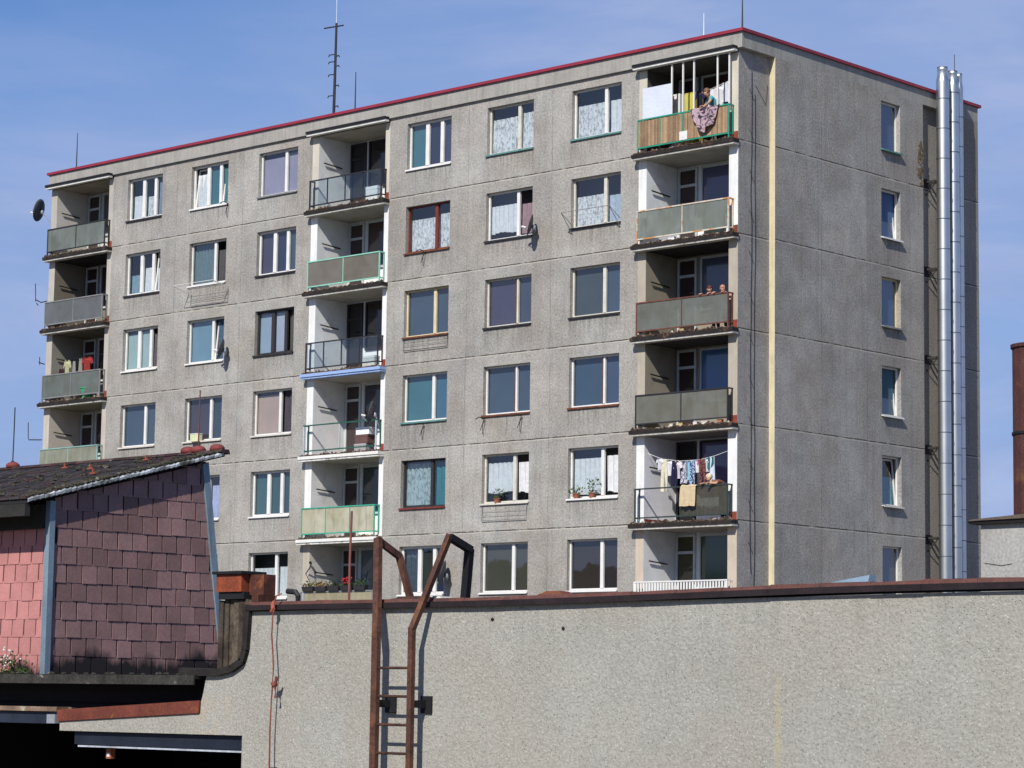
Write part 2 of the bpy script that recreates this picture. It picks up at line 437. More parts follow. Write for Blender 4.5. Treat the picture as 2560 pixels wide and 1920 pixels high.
s.quad((0, YD, 0), (PO, YD, 0), (PO, YD, ZT), (0, YD, ZT))
s.build('side_wall', SIDE, BLD)
p_ = MB(); p_.box(0, PO+.004, 1.515, 1.53, 0, ZT)
p_.build('corner_strip', M((.62, .54, .36), .8, 0, .12, 2, .12, streak=.2), BLD)
# parapet band, coping, roof
PAR = M((.345, .332, .300), .9, 0, .12, 1.2, .16, 24, .01, streak=.18)
p = MB()
p.box(XL-.09, PO, -.09, .25, ZT, 21.33); p.box(-.1, PO, .252, YD, ZT, 21.33)
p.box(XL-.09, -.102, YD-.2, YD, ZT, 21.33); p.box(XL-.09, XL+.2, .252, YD-.202, ZT, 21.33)
p.build('parapet', PAR, BLD)
REDC = M((.27, .03, .05), .45, 0, .12, 1.5, .06)
p = MB()
p.box(XL-.16, PO+.07, -.16, .32, 21.332, 21.425); p.box(-.17, PO+.07, .322, YD+.12, 21.332, 21.425)
p.box(XL-.16, -.172, YD-.27, YD+.12, 21.332, 21.425); p.box(XL-.16, XL+.27, .322, YD-.272, 21.332, 21.425)
p.build('roof_coping', REDC, BLD)
p = MB(); p.box(XL+.21, -.11, .255, YD-.21, 21.0, 21.22); p.build('roof', M((.06, .06, .06), .9), BLD)
# dark rooms behind the windows
p = MB()
p.box(-29.2, -18.45, .75, 12.3, .2, 20.8); p.box(-14.55, -3.85, .75, 12.3, .2, 20.8); p.box(-3.6, -.55, 2., 12.3, .2, 20.8)
p.box(-18.3, -14.7, 2., 12.3, .2, 20.8); p.box(-32.9, -29.4, 2., 12.3, .2, 20.8)
p.build('interior', ROOM, BLD)
# crumbled render beside the flues
p = MB(); rg = random.Random(3)
for i in range(40):
    z = rg.uniform(18.2, 19.6); y = rg.uniform(9.1, 9.36); q = rg.uniform(.03, .09)
    p.box(PO+.002, PO+.004+rg.random()*.02, y-q, min(y+q, 9.368), z-q, z+q)
p.build('broken_render', M((.13, .095, .06), .95, 0, .4, 9, .4, stain=((.3, .24, .17), 8, .5, .6)), BLD)

# ------------------------------------------------------------------ windows
C_ = {'white': WHITE, 'off': OFFWH, 'cream': M((.62, .53, .34), .6, 0, .12, 4), 'red': M((.17, .035, .025), .5, 0, .2, 4),
      'dark': M((.035, .032, .033), .5), 'teal': M((.10, .24, .22), .6, 0, .2, 4), 'rust': RUST, 'brown': M((.12, .06, .035), .7, 0, .3, 5),
      'grey': M((.22, .22, .22), .6, 0, .2, 4)}
def window(x0, x1, z0, z1, st='B', fill=(), fr='white', sill='dark', opened=(), tilt=(), seed=0, mull='', plane=None):
    """plane None: facade (y=0).  The frame sits back in the reveal."""
    W_ = x1-x0
    def tr(b):                                            # map facade coords to the side wall
        if plane is not None: b.v = [(PO-y, x, z) for (x, y, z) in b.v]
        return b
    yf, yb = .135, .19
    if st == 'A': cuts = [0, .405, .735, 1]; mw = (.16, .14)
    elif st == 'S': cuts = [0, 1]; mw = ()
    else: cuts = [0, .645, 1]; mw = (.12,)
    fw = .07 if st == 'A' else .055
    b = MB(); e = .004
    b.box(x0-e, x0+fw, yf, yb, z0-e, z1+e); b.box(x1-fw, x1+e, yf, yb, z0-e, z1+e)
    b.box(x0+fw, x1-fw, yf+.002, yb-.002, z0-e, z0+fw*1.1); b.box(x0+fw, x1-fw, yf+.002, yb-.002, z1-fw, z1+e)
    secs = []; xl = x0+fw
    for i in range(len(cuts)-1):
        if i < len(mw):
            xm = x0+W_*cuts[i+1]; secs.append((xl, xm-mw[i]/2))
            if mull:                                         # old paired casement posts with a gap of bare wood between
                b.mi = 1; b.box(xm-mw[i]/2, xm-.008, yf-.012, yb, z0+fw*1.1, z1-fw); b.mi = 0
                b.box(xm-.008, xm+mw[i]/2, yf-.02, yb, z0+fw*1.1, z1-fw)
            else:
                b.box(xm-mw[i]/2, xm+mw[i]/2, yf-.015, yb, z0+fw*1.1, z1-fw)
            xl = xm+mw[i]/2
        else: secs.append((xl, x1-fw))
    zz0, zz1 = z0+fw*1.1, z1-fw
    for i in tilt:                                           # sash tipped inwards at the top
        a, c2 = secs[i]
        for xa in (a, c2-.05):
            b.hexa([(xa, yf+.03, zz0), (xa+.05, yf+.03, zz0), (xa+.05, yf+.07, zz0), (xa, yf+.07, zz0),
                    (xa, yf+.17, zz1), (xa+.05, yf+.17, zz1), (xa+.05, yf+.21, zz1), (xa, yf+.21, zz1)])
        b.box(a+.05, c2-.05, yf+.17, yf+.21, zz1-.06, zz1-.002)
    for i in opened:                                         # sash swung into the room
        a, c2 = secs[i]
        b.box(c2-.05, c2-.004, yb, yb+.5, zz0+.01, zz0+.06); b.box(c2-.05, c2-.004, yb, yb+.5, zz1-.06, zz1-.01)
        b.box(c2-.05, c2-.004, yb+.45, yb+.5, zz0+.06, zz1-.06)
    fo = tr(b).build('window', [C_[fr], C_[mull or 'brown']], BLD)
    b = MB()
    for i, (a, c2) in enumerate(secs):
        if i in opened: continue
        if i in tilt: b.quad((a+.05, yf+.05, zz0), (c2-.05, yf+.05, zz0), (c2-.05, yf+.19, zz1), (a+.05, yf+.19, zz1))
        else:
            t = random.uniform(-.004, .004)
            b.quad((a, yf+.03+t, zz0), (c2, yf+.03-t, zz0), (c2, yf+.03-t*.5, zz1), (a, yf+.03+t*.5, zz1))
    if b.v: tr(b).build('pane', GLASS, fo)
    for i, fl in enumerate(fill):
        if not fl or i >= len(secs): continue
        a, c2 = secs[i]; a -= .03; c2 += .03; H = zz1-zz0
        k = fl[0]
        if k == 'blind':
            q = MB(); y = .235; top = fl[2] if len(fl) > 2 else 1.; bot = fl[3] if len(fl) > 3 else 0.
            n = 9; q.quad((a, y, zz0+H*bot-.03*(bot == 0)), (c2, y, zz0+H*bot-.03*(bot == 0)), (c2, y, zz0+H*top+.03*(top == 1)), (a, y, zz0+H*top+.03*(top == 1)))
            tr(q).build('blind', M(fl[1], .85, 0, .10, 1.2, .05), fo)  # real blinds, plus added dark sheets that tint the panes
        else:
            top, bot = fl[1], fl[2]; colr = fl[3] if len(fl) > 3 else (.78, .80, .84)
            q = cloth(a, c2, zz0+H*bot, zz0+H*top, (.285), .05, max(2, (c2-a)*5), 0, .03 if bot > .05 else .0, seed*7+i)
            tr(q).build('curtain', cloth_mat(colr, .3, .5 if k == 'lace' else 0.), fo)
    so_ = .10 if plane is not None else .055
    q = MB(); q.box(x0-.035, x1+.02, -so_, yf-.002, z0-.035, z0-.006); q.box(x0-.035, x1+.02, -so_-.005, -so_+.01, z0-.06, z0-.0355)
    tr(q).build('sill', C_[sill], fo)
    return fo
SL = (.05, .075, .11); TEAL = (.05, .15, .18); PUR = (.06, .05, .085); NAVY = (.02, .025, .06)  # backing colours: reflections and dim rooms put into sheets behind the glass
def B(c, *a): return ('blind', c, *a)
def T_(top=.75, bot=0., c=(.90, .91, .93)): return ('curtain', top, bot, c)
def LC(top=.75, bot=0., c=(.90, .91, .93)): return ('lace', top, bot, c)
PALE = (.33, .42, .41)
WS = {
 (6,1): dict(st='A', fill=(T_(.62), LC(.55), T_(.9, 0, (.3,.36,.5)))),
 (6,2): dict(st='A', fill=(T_(.85,.02), B(TEAL), B(TEAL)), sill='white', tilt=(0, 2)),
 (6,3): dict(fill=(B((.30,.27,.36), .9), B((.30,.27,.36), .95)), fr='white', sill='grey'),
 (6,4): dict(st='A', fill=(B(TEAL), B(NAVY), B((.05,.05,.1))), sill='white'),
 (6,5): dict(fill=(LC(.78), LC(.82)), fr='off', sill='teal'),
 (6,6): dict(fill=(LC(.72), T_(.72)), fr='white', sill='teal'),
 (5,1): dict(st='A', fill=(T_(.5,0,(.3,.42,.5)), T_(.65), T_(.6)), tilt=(2,)),
 (5,2): dict(fill=(T_(1,0,(.2,.27,.29)), T_(.8,0,(.12,.12,.13))), sill='white', opened=(1,)),
 (5,3): dict(st='A', fill=(B(PUR), B(NAVY), B(SL))),
 (5,4): dict(fill=(LC(.75), LC(.8)), fr='red', sill='rust'),
 (5,5): dict(fill=(T_(.76,.14), T_(.72,.05,(.36,.26,.30))), fr='white', opened=(1,)),
 (5,6): dict(fill=(LC(.66), T_(.6,0,(.6,.68,.8))), fr='off'),
 (4,1): dict(st='A', fill=(B(PALE,.93), B(PALE,.96), T_(.9,0,(.16,.15,.17))), sill='white', opened=(2,)),
 (4,2): dict(fill=(B((.16,.26,.33)), T_(1,0,(.1,.16,.25))), sill='white', tilt=(1,)),
 (4,3): dict(st='A', fill=(B((.27,.34,.42),.97), B((.36,.38,.46),.97), T_(1,0,(.12,.12,.12))), fr='dark', opened=(2,)),
 (4,4): dict(fill=(B(SL), B(SL)), fr='cream', sill='rust', mull=''),
 (4,5): dict(fill=(B(PUR), B((.05,.06,.09))), fr='off', mull='brown'),
 (4,6): dict(fill=(B((.055,.065,.07)), B(SL)), fr='off'),
 (3,1): dict(fill=(B(SL), B(SL)), fr='white', sill='off'),
 (3,2): dict(fill=(B((.05,.04,.055)), B((.03,.05,.07))), fr='white', sill='off'),
 (3,3): dict(fill=(B((.42,.30,.25),.93), T_(1,0,(.10,.09,.11))), fr='white', sill='off', opened=(1,)),
 (3,4): dict(fill=(B(TEAL), B((.045,.13,.2))), fr='white', sill='teal'),
 (3,5): dict(fill=(B(SL), B(SL)), fr='white', sill='rust', mull='brown'),
 (3,6): dict(fill=(B((.04,.07,.11)), B((.05,.07,.12))), fr='white', sill='rust', mull='brown'),
 (2,2): dict(fill=(T_(.9), T_(.8,0,(.6,.62,.9))), sill='white'),
 (2,3): dict(st='A', fill=(B((.05,.11,.12)), B((.04,.09,.1)), B((.03,.07,.09))), sill='white'),
 (2,4): dict(fill=(LC(.97,.03,(.5,.62,.64)), T_(.97,0,(.06,.26,.30))), fr='dark', sill='red'),
 (2,5): dict(fill=(T_(.86,.2), T_(.84,.18)), fr='off', sill='off', opened=(1,)),
 (2,6): dict(fill=(T_(.82,.05), T_(.85,.08)), fr='white', sill='white', opened=(1,)),
 (1,3): dict(fill=(T_(.68), T_(.7)), fr='white', sill='white'),
 (1,4): dict(st='A', fill=(T_(.95,0,(.12,.15,.2)), B((.03,.035,.03)), B(NAVY)), sill='white'),
 (1,5): dict(fill=(B((.065,.06,.045)), B((.06,.055,.04))), fr='white', sill='white'),
 (1,6): dict(fill=(B((.035,.024,.02)), B((.03,.022,.025))), fr='white', sill='white'),
}
for r in range(1, 7):
    for c_, (x0, x1) in enumerate(COLX, 1):
        window(x0, x1, *wz(r), seed=r*10+c_, **WS.get((r, c_), dict(fill=(B(SL), B(SL)))))
SS = {6: dict(fill=(B((.05,.10,.22)),), sill='teal', fr='white'), 5: dict(fill=(B((.08,.14,.26)),), sill='white', tilt=(0,)),
      4: dict(fill=(B((.06,.12,.22)),), fr='cream', sill='grey'), 3: dict(fill=(B((.06,.12,.16)),), sill='white', tilt=(0,)),
      2: dict(fill=(T_(.6,0,(.2,.4,.5)),), sill='off', tilt=(0,)), 1: dict(fill=(B((.1,.11,.15)),), sill='white')}
for r in range(1, 7): window(*SWIN, *wz(r), st='S', seed=90+r, plane=1, **SS[r])

# ------------------------------------------------------------------ loggias with balcony slabs, railings, doors
CREAM, WH, STU = (.56, .52, .43), (.76, .76, .74), (.42, .375, .30)
GG = (.21, .235, .215)
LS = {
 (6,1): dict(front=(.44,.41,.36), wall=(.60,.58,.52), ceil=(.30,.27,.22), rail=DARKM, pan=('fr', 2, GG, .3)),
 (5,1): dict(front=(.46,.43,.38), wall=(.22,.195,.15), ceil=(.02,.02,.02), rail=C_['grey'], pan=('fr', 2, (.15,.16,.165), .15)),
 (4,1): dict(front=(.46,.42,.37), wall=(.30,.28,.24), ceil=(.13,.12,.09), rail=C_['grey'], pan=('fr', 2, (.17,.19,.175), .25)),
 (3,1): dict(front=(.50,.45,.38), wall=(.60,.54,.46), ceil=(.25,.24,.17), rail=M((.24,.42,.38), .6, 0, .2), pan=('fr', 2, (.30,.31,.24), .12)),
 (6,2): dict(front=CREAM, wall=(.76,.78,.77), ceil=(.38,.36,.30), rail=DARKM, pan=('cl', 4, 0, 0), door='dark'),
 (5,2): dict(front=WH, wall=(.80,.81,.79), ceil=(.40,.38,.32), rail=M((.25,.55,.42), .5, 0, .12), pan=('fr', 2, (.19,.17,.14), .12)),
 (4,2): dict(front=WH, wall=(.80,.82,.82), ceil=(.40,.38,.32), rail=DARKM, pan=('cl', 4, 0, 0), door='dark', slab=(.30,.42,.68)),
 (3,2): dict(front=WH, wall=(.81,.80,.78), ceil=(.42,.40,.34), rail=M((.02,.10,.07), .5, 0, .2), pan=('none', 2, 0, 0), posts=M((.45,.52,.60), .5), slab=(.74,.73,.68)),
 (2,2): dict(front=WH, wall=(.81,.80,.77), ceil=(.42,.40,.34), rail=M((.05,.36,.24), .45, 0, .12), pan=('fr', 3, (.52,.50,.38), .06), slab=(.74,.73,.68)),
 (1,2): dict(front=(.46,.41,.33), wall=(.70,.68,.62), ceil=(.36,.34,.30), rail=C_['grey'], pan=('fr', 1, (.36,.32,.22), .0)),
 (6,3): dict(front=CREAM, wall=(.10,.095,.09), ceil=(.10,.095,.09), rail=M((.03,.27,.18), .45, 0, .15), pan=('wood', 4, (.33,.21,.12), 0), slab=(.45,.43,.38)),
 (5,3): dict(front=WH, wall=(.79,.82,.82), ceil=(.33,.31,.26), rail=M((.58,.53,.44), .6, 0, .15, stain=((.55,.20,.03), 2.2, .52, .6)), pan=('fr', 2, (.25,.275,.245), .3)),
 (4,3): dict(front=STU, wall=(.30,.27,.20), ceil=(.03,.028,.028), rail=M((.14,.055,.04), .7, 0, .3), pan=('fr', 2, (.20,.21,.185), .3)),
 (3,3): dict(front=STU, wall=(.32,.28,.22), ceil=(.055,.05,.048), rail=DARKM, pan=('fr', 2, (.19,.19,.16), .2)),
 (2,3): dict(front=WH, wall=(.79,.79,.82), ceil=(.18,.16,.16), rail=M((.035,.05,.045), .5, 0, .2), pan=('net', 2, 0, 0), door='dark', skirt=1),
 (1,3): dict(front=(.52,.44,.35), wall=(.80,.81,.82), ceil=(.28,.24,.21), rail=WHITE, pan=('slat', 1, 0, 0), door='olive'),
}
DIRT2 = M((.075, .045, .032), .95, 0, .5, 6, .4, stain=((.40, .36, .30), 5., .56, .64), rnd=.7)
NET = frosted_mat((.085, .08, .06), .28, 'dark mesh netting')
CLEAR = glass_mat(.05, (.90, .94, .95), .05)
GW_ = {(5,3): (.08,.085,.17), (4,3): (.07,.10,.16), (3,3): (.06,.15,.34), (2,3): (.10,.08,.19), (1,3): (.05,.075,.04), (6,1): (.09,.11,.11), (5,2): (.06,.035,.035), (2,2): (.03,.05,.05), (3,2): (.05,.05,.07), (1,2): (.12,.16,.19)}
DG = {'': (.045, .03, .03), 'dark': (.015, .013, .016), 'olive': (.05, .05, .02)}
def glossy(col):
    key = ('gl', col)
    if key in MATS: return MATS[key]
    m, nt, b = newmat('dark door glass'); b.inputs['Base Color'].default_value = (*col, 1)
    b.inputs['Roughness'].default_value = .06; b.inputs['Specular IOR Level'].default_value = .7
    MATS[key] = m; return m
for r in range(1, 7):
    for c_ in (1, 2, 3):
        xo0, xi0, xi1, xo1 = LOG[c_-1]; z0 = zb(r); zt = z0+2.8
        L = LS.get((r, c_), dict(front=(.46,.43,.38), wall=(.35,.33,.3), ceil=(.25,.23,.2), rail=C_['grey'], pan=('fr', 2, GG, .2)))
        # slab: pale drip edge below, dirty dark flashing above
        b = MB(); yf = -.27
        b.box(xo0-.05, xo1+.03, yf, -.003, z0-.18, z0-.115)
        b.mi = 1; b.box(xo0-.06, xo1+.04, yf-.035, -.003, z0-.114, z0-.012)
        b.mi = 2; b.box(xo0-.03, xo1+.015, yf+.01, -.003, z0-.0115, z0+.012)
        sc_ = L.get('slab', (.50, .48, .43))
        slab = b.build('balcony', [M(sc_, .85, 0, .22, 3, .2, stain=((.10, .07, .05), 2.6, .56, .68), streak=.25),
                                   M(sc_, .5, 0, .06) if sc_[2] > .6 else M((.022, .018, .016), .85, 0, .4, 5, .3, stain=((.17, .07, .03), 5, .6, .7)), DIRT], BLD)
        # niche: pillar fronts, side walls, back wall, ceiling, floor
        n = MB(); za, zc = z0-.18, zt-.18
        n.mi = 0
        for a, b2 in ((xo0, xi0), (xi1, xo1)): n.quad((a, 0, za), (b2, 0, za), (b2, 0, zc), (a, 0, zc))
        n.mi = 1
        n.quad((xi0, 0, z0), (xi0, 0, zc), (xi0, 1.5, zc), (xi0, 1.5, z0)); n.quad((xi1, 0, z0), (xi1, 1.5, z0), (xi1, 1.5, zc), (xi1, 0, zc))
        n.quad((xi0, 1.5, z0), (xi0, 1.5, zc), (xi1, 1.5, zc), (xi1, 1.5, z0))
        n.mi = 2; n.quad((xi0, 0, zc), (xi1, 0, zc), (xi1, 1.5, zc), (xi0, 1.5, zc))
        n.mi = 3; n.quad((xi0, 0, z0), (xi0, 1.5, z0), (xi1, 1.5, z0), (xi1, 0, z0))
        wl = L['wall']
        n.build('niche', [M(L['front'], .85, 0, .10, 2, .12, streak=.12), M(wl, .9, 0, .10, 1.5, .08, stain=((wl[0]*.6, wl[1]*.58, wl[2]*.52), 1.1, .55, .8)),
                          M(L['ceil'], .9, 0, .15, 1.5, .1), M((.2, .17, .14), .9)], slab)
        # door and window in the back wall
        dk = L.get('door', ''); df = C_['dark'] if dk == 'dark' else M((.50, .55, .56), .6, 0, .1, 4)
        d = MB(); xa, xb = xi0+.06, xi0+.80; zd = z0+2.56; y0, y1 = 1.43, 1.497
        for q in ((xa, xa+.07), (xb-.07, xb)): d.box(*q, y0, y1, z0+.02, zd)
        for q in ((z0+.02, z0+.16), (z0+1.98, z0+2.06), (zd-.07, zd)): d.box(xa+.07, xb-.07, y0+.004, y1, *q)
        d.mi = 1; d.quad((xa+.07, 1.47, z0+.16), (xb-.07, 1.47, z0+.16), (xb-.07, 1.47, zd-.07), (xa+.07, 1.47, zd-.07))
        d.build('balcony_door', [df, glossy(DG[dk])], slab)
        d = MB(); xa, xb = xi0+.95, xi1-.25; zs = z0+.9
        for q in ((xa, xa+.06), (xb-.06, xb)): d.box(*q, y0, y1, zs, zd)
        for q in ((zs, zs+.07), (zd-.07, zd)): d.box(xa+.06, xb-.06, y0+.004, y1, *q)
        xm = xa+(xb-xa)*.62; d.box(xm-.04, xm+.04, y0+.002, y1, zs+.07, zd-.07)
        d.mi = 1; d.quad((xa+.06, 1.47, zs+.07), (xb-.06, 1.47, zs+.07), (xb-.06, 1.47, zd-.07), (xa+.06, 1.47, zd-.07))
        gcol = GW_.get((r, c_), DG[dk])
        d.build('balcony_window', [df, glossy(gcol)], slab)
        # railing frame: top and bottom rail, end posts, middle posts, returns to the wall
        y = -.235; xa, xb = xo0+.16, xo1-.17 if c_ == 3 else xo1-.14
        zt_, zb_ = z0+1.03, z0+.17
        kind, npan = L['pan'][0], L['pan'][1]; t = .02
        if kind == 'slat': zt_ = z0+1.07
        b = MB()
        b.box(xa-t, xb+t, y-.025, y+.025, zt_-.02, zt_+.02)
        b.box(xa+t, xb-t, y-t, y+t, zb_-.02, zb_+.02)
        pm = 1 if 'posts' in L else 0
        b.mi = pm
        for x in (xa, xb): b.box(x-t, x+t, y-t, y+t, z0+.012, zt_-.0205)
        for i in range(1, npan):
            x = xa+(xb-xa)*i/npan; b.box(x-.016, x+.016, y-.016, y+.016, zb_+.0205, zt_-.0205)
        b.mi = 0
        for x in (xa, xb):
            b.box(x-.02, x+.02, y+.0255, -.002, zt_-.02, zt_+.02); b.box(x-.015, x+.015, y+.0255, -.002, zb_-.02, zb_+.02)
            b.box(x-.015, x+.015, -.05, -.02, zb_+.0205, zt_-.0205)
        b.build('railing', [L['rail'], L.get('posts', L['rail'])], slab)
        if kind in ('fr', 'cl', 'wood', 'net'):
            for i in range(npan):
                if kind == 'net' and i == 0: continue
                a = xa+(xb-xa)*i/npan+.02; b2 = xa+(xb-xa)*(i+1)/npan-.02
                q = MB()
                if kind == 'wood':
                    k = int((b2-a)/.045)
                    for j in range(k):
                        xx = a+(b2-a)*j/k; q.box(xx, xx+(b2-a)/k-.006, y-.008, y+.008, zb_+.03, zt_-.03-random.random()*.02, random.random())
                    mt = M((.33,.22,.13), .8, 0, .2, 3, .2, rnd=.35)
                else:
                    q.box(a, b2, y-.005, y+.005, zb_+.022, zt_-.022)
                    mt = NET if kind == 'net' else CLEAR if kind == 'cl' else frosted_mat(L['pan'][2], L['pan'][3])
                q.build('panel', mt, slab)
        elif kind == 'slat':
            q = MB(); k = 32
            for j in range(k):
                xx = xa+(xb-xa)*j/k; hh = .03*math.sin(j*.9)
                q.box(xx+.02, xx+.075, y-.012, y+.012, z0+.05, zt_-.022, .5)
            q.build('panel', WHITE, slab)
        # drying bracket on the side wall
        if (r, c_) not in ((6, 3),):
            q = MB(); zz = z0+1.72
            q.bar((xi0+.05, .2, zz), (xi0+.05, 1.05, zz-.06), .03, .035)
            q.build('drying_bracket', BLACK, slab)
        if (r, c_) in ((6,3),(4,3),(3,3),(2,3),(5,3),(6,2),(4,2),(3,2),(6,1),(5,1),(4,1)):
            q = MB(); q.box(xi1+.06, xo1-.004, -.008, -.002, z0+.014, z0+.25); q.build('skirting', RUST if (r, c_) in ((5,3),(5,1)) else M((.22,.05,.03), .8, 0, .3, 5, .2), slab)
        q = MB(); rg2 = random.Random(r*31+c_); xx = xo0; h0 = .03
        while xx < xo1:
            x2 = min(xx+rg2.uniform(.03, .09), xo1); h1 = rg2.choice((.015, .03, .05, .08))*rg2.uniform(.6, 1.2); ya = -.262+rg2.uniform(-.02, .0)
            q.hexa([(xx, ya, z0+.0125), (x2, ya, z0+.0125), (x2, -.2, z0+.0125), (xx, -.2, z0+.0125), (xx, ya+.02, z0+.0125+h0), (x2, ya+.02, z0+.0125+h1), (x2, -.2, z0+.013+h1*.6), (xx, -.2, z0+.013+h0*.6)], rg2.random()); xx = x2; h0 = h1
        q.build('slab_edge_dirt', DIRT2, slab)
        if L.get('skirt'):
            q = MB(); q.box(xi0+.003, xi0+.02, .01, 1.42, z0+.005, z0+.16); q.build('skirting', C_['red'], slab)
    # rusty angle brackets on the right pillars
for r in range(1, 8):
    pass
# canopies over the top loggias
for xo0, xi0, xi1, xo1 in LOG:
    b = MB(); z0 = zb(7)
    b.box(xo0-.05, xo1+.03, -.27, -.095, z0-.18, z0-.105); b.mi = 1; b.box(xo0-.06, xo1+.04, -.31, -.095, z0-.104, z0-.02)
    b.build('canopy', [M((.66, .65, .6), .8, 0, .15, 3, .15), BLACK], BLD)
# lightning-conductor cables down the gable corner
b = MB(); rg = random.Random(5)
for y0, z1 in ((.62, 20.3), (.80, 19.6)):
    pts = []; z = z1
    while z > 4.2:
        pts.append((.015, y0+rg.uniform(-.03, .03), z)); z -= rg.uniform(.7, 1.3)
    b.tube(pts, .008, 4)
for k in range(12):
    z = 19.4-k*1.22; b.tube([(.015, .74, z), (.015, .52, z+.35)], .006, 4)
b.tube([(.015, .8, 19.9), (.015, 1.3, 19.4), (.015, 1.4, 20.0)], .006, 4)
b.build('cable', BLACK, BLD)

# ------------------------------------------------------------------ steel flues on the gable
GALV = M((.60, .61, .60), .40, 1., .10, 1.2, .05)
SEAM = M((.16, .19, .22), .5, .8)
def flue(y, rad, top, label, z_off=0.):
    t = thing('flue_pipe', label, 'flue', (.6, y, 0), 'steel flues on the gable end', world=False)
    b = MB(); b.lathe([(rad, 0), (rad, top-.5), (rad*.97, top-.42), (rad*.84, top-.34), (rad*.80, top-.12), (rad*.84, top-.1), (rad*.84, top), (rad*.7, top), (rad*.7, top-.3)], (0, 0, 0), 28)
    b.build('pipe', GALV, t, True)
    for z in [4.4+i*.98+z_off for i in range(18)]:
        if z > top-.7: continue
        q = MB(); q.lathe([(rad+.001, z-.014), (rad+.012, z-.012), (rad+.012, z+.012), (rad+.001, z+.014)], (0, 0, 0), 28)
        q.build('seam_band', SEAM, t)
    return t
F1 = flue(9.91, .21, 22.11, 'widest bright steel flue pipe nearest the windows of the grey gable')
F2 = flue(10.50, .19, 22.10, 'middle steel flue pipe with a lightning rod on its rim', .31)
F3 = flue(10.86, .135, 22.08, 'thinnest steel flue pipe, rearmost of the three, mostly hidden behind the middle one', .55)
b = MB(); b.tube([(-.05, .19, 21.6), (-.05, .19, 22.7)], .012, 5); b.build('lightning_rod', DARKM, F2)
for z in (18.43, 15.58, 12.72, 9.84, 6.98):
    q = MB()
    q.box(-.597, -.59, -.22, .16, z-.22, z+.08); q.box(-.59, -.2, -.17, -.11, z-.06, z); q.box(-.59, -.2, .1, .16, z-.06, z)
    q.box(-.26, -.2, -.108, .098, z-.06, z); q.bar((-.58, -.12, z-.45), (-.2, -.12, z-.07), .03, .03)
    q.build('wall_bracket', M((.04, .036, .034), .7), F1)

# ------------------------------------------------------------------ roof antennas and lightning rods
t = thing('antenna_mast', 'tall dark climbing mast with pegs and a crossbar on the roof above the middle loggias', 'antenna mast', (-23.87, 6, 21.22))
b = MB(); b.tube([(0, 0, 0), (.05, 0, 3.6), (.07, 0, 5.75)], [.065, .055, .045], 8); b.build('mast', DARKM, t)
b = MB(); b.tube([(.07, 0, 5.75), (.07, 0, 7.6)], .02, 6); b.build('whip', M((.5, .55, .6), .4, .8), t)
b = MB(); b.tube([(-.60, 0, 5.66), (.45, 0, 5.60)], .028, 6); b.build('crossbar', DARKM, t)
vs = [136, 142, 154, 167, 186, 216, 239, 268]
for i, v in enumerate(vs):
    z = 26.84-(v-66)*.01539-21.22; sgn = -1 if i % 2 == 0 else 1
    b = MB(); b.tube([(.03, 0, z), (sgn*.26, -.02, z+.02), (sgn*.30, -.02, z-.05)], .022, 5); b.build('peg', DARKM, t)
def rod(x, y, z0, z1, label, mtl, rad=.018):
    t = thing('lightning_rod', label, 'lightning rod', (x, y, z0), 'lightning rods on the flat roof')
    b = MB(); b.lathe([(.09, 0), (.09, .05), (.03, .08)], (0, 0, 0), 10, True); b.build('foot', DARKM, t)
    b = MB(); b.tube([(0, 0, .05), (0, 0, (z1-z0)*.6), (0, 0, z1-z0)], [rad*1.3, rad, rad*.6], 6); b.build('shaft', mtl, t)
LT = M((.6, .64, .7), .4, .7)
rod(-32.9, 1.0, 21.22, 23.15, 'dark lightning rod at the far left end of the red roof edge', DARKM, .022)
rod(-22.68, 6., 21.22, 24.9, 'lightning rod just right of the tall antenna mast', DARKM, .028)
rod(-4.5, 4., 21.22, 23.55, 'pale lightning rod left of the roof corner', LT, .022)
rod(-.02, .2, 21.452, 22.6, 'dark lightning rod at the near roof corner', DARKM, .02)

# ------------------------------------------------------------------ satellite dishes and antennas
DISHM = M((.085, .09, .105), .6, .1, .12, 3)
def dish(loc, rad, direction, label, arm_to, group='satellite dishes on the balconies and windows'):
    t = thing('satellite_dish', label, 'satellite dish', loc, group)
    d = Vector(direction).normalized(); u = d.cross(Vector((0, 0, 1))).normalized(); v = u.cross(d)
    b = MB(); n = 24; rings = []
    for sgn in (0, 1):
        for i in range(1, 6):
            rr = rad*i/5; dep = .22*rad*(i/5)**2 + (.012 if sgn else 0)
            k = len(b.v)
            for j in range(n):
                an = 2*math.pi*j/n; b.v.append(tuple(u*math.cos(an)*rr*.93+v*math.sin(an)*rr+d*dep))
            rings.append(k)
    for grp in (rings[:5], rings[5:]):
        b.f.append(tuple(grp[0]+j for j in range(n))); b.m.append(0); b.r.append(.5)
        for a, c2 in zip(grp, grp[1:]):
            for j in range(n): b.f.append((a+j, a+(j+1) % n, c2+(j+1) % n, c2+j)); b.m.append(0); b.r.append(.5)
    for j in range(n): b.f.append((rings[4]+j, rings[4]+(j+1) % n, rings[9]+(j+1) % n, rings[9]+j)); b.m.append(0); b.r.append(.5)
    b.build('reflector', DISHM, t, True)
    b = MB(); e = d*rad*.95-v*rad*.35
    b.tube([tuple(-v*rad*.9+d*.2*rad), tuple(e)], .012, 5); b.build('feed_arm', LT, t)
    b = MB(); b.tube([tuple(e), tuple(e-d*.14)], .035, 8); b.build('feed_horn', WHITE, t)
    b = MB(); a = Vector(arm_to)-Vector(loc)
    b.tube([tuple(-d*.02), tuple(-d*.12-v*.1), tuple(a)], .02, 6); b.blob(tuple(-d*.06-v*.05), .07, .06, .09); b.build('mount', M((.4, .42, .44), .5, .6), t)
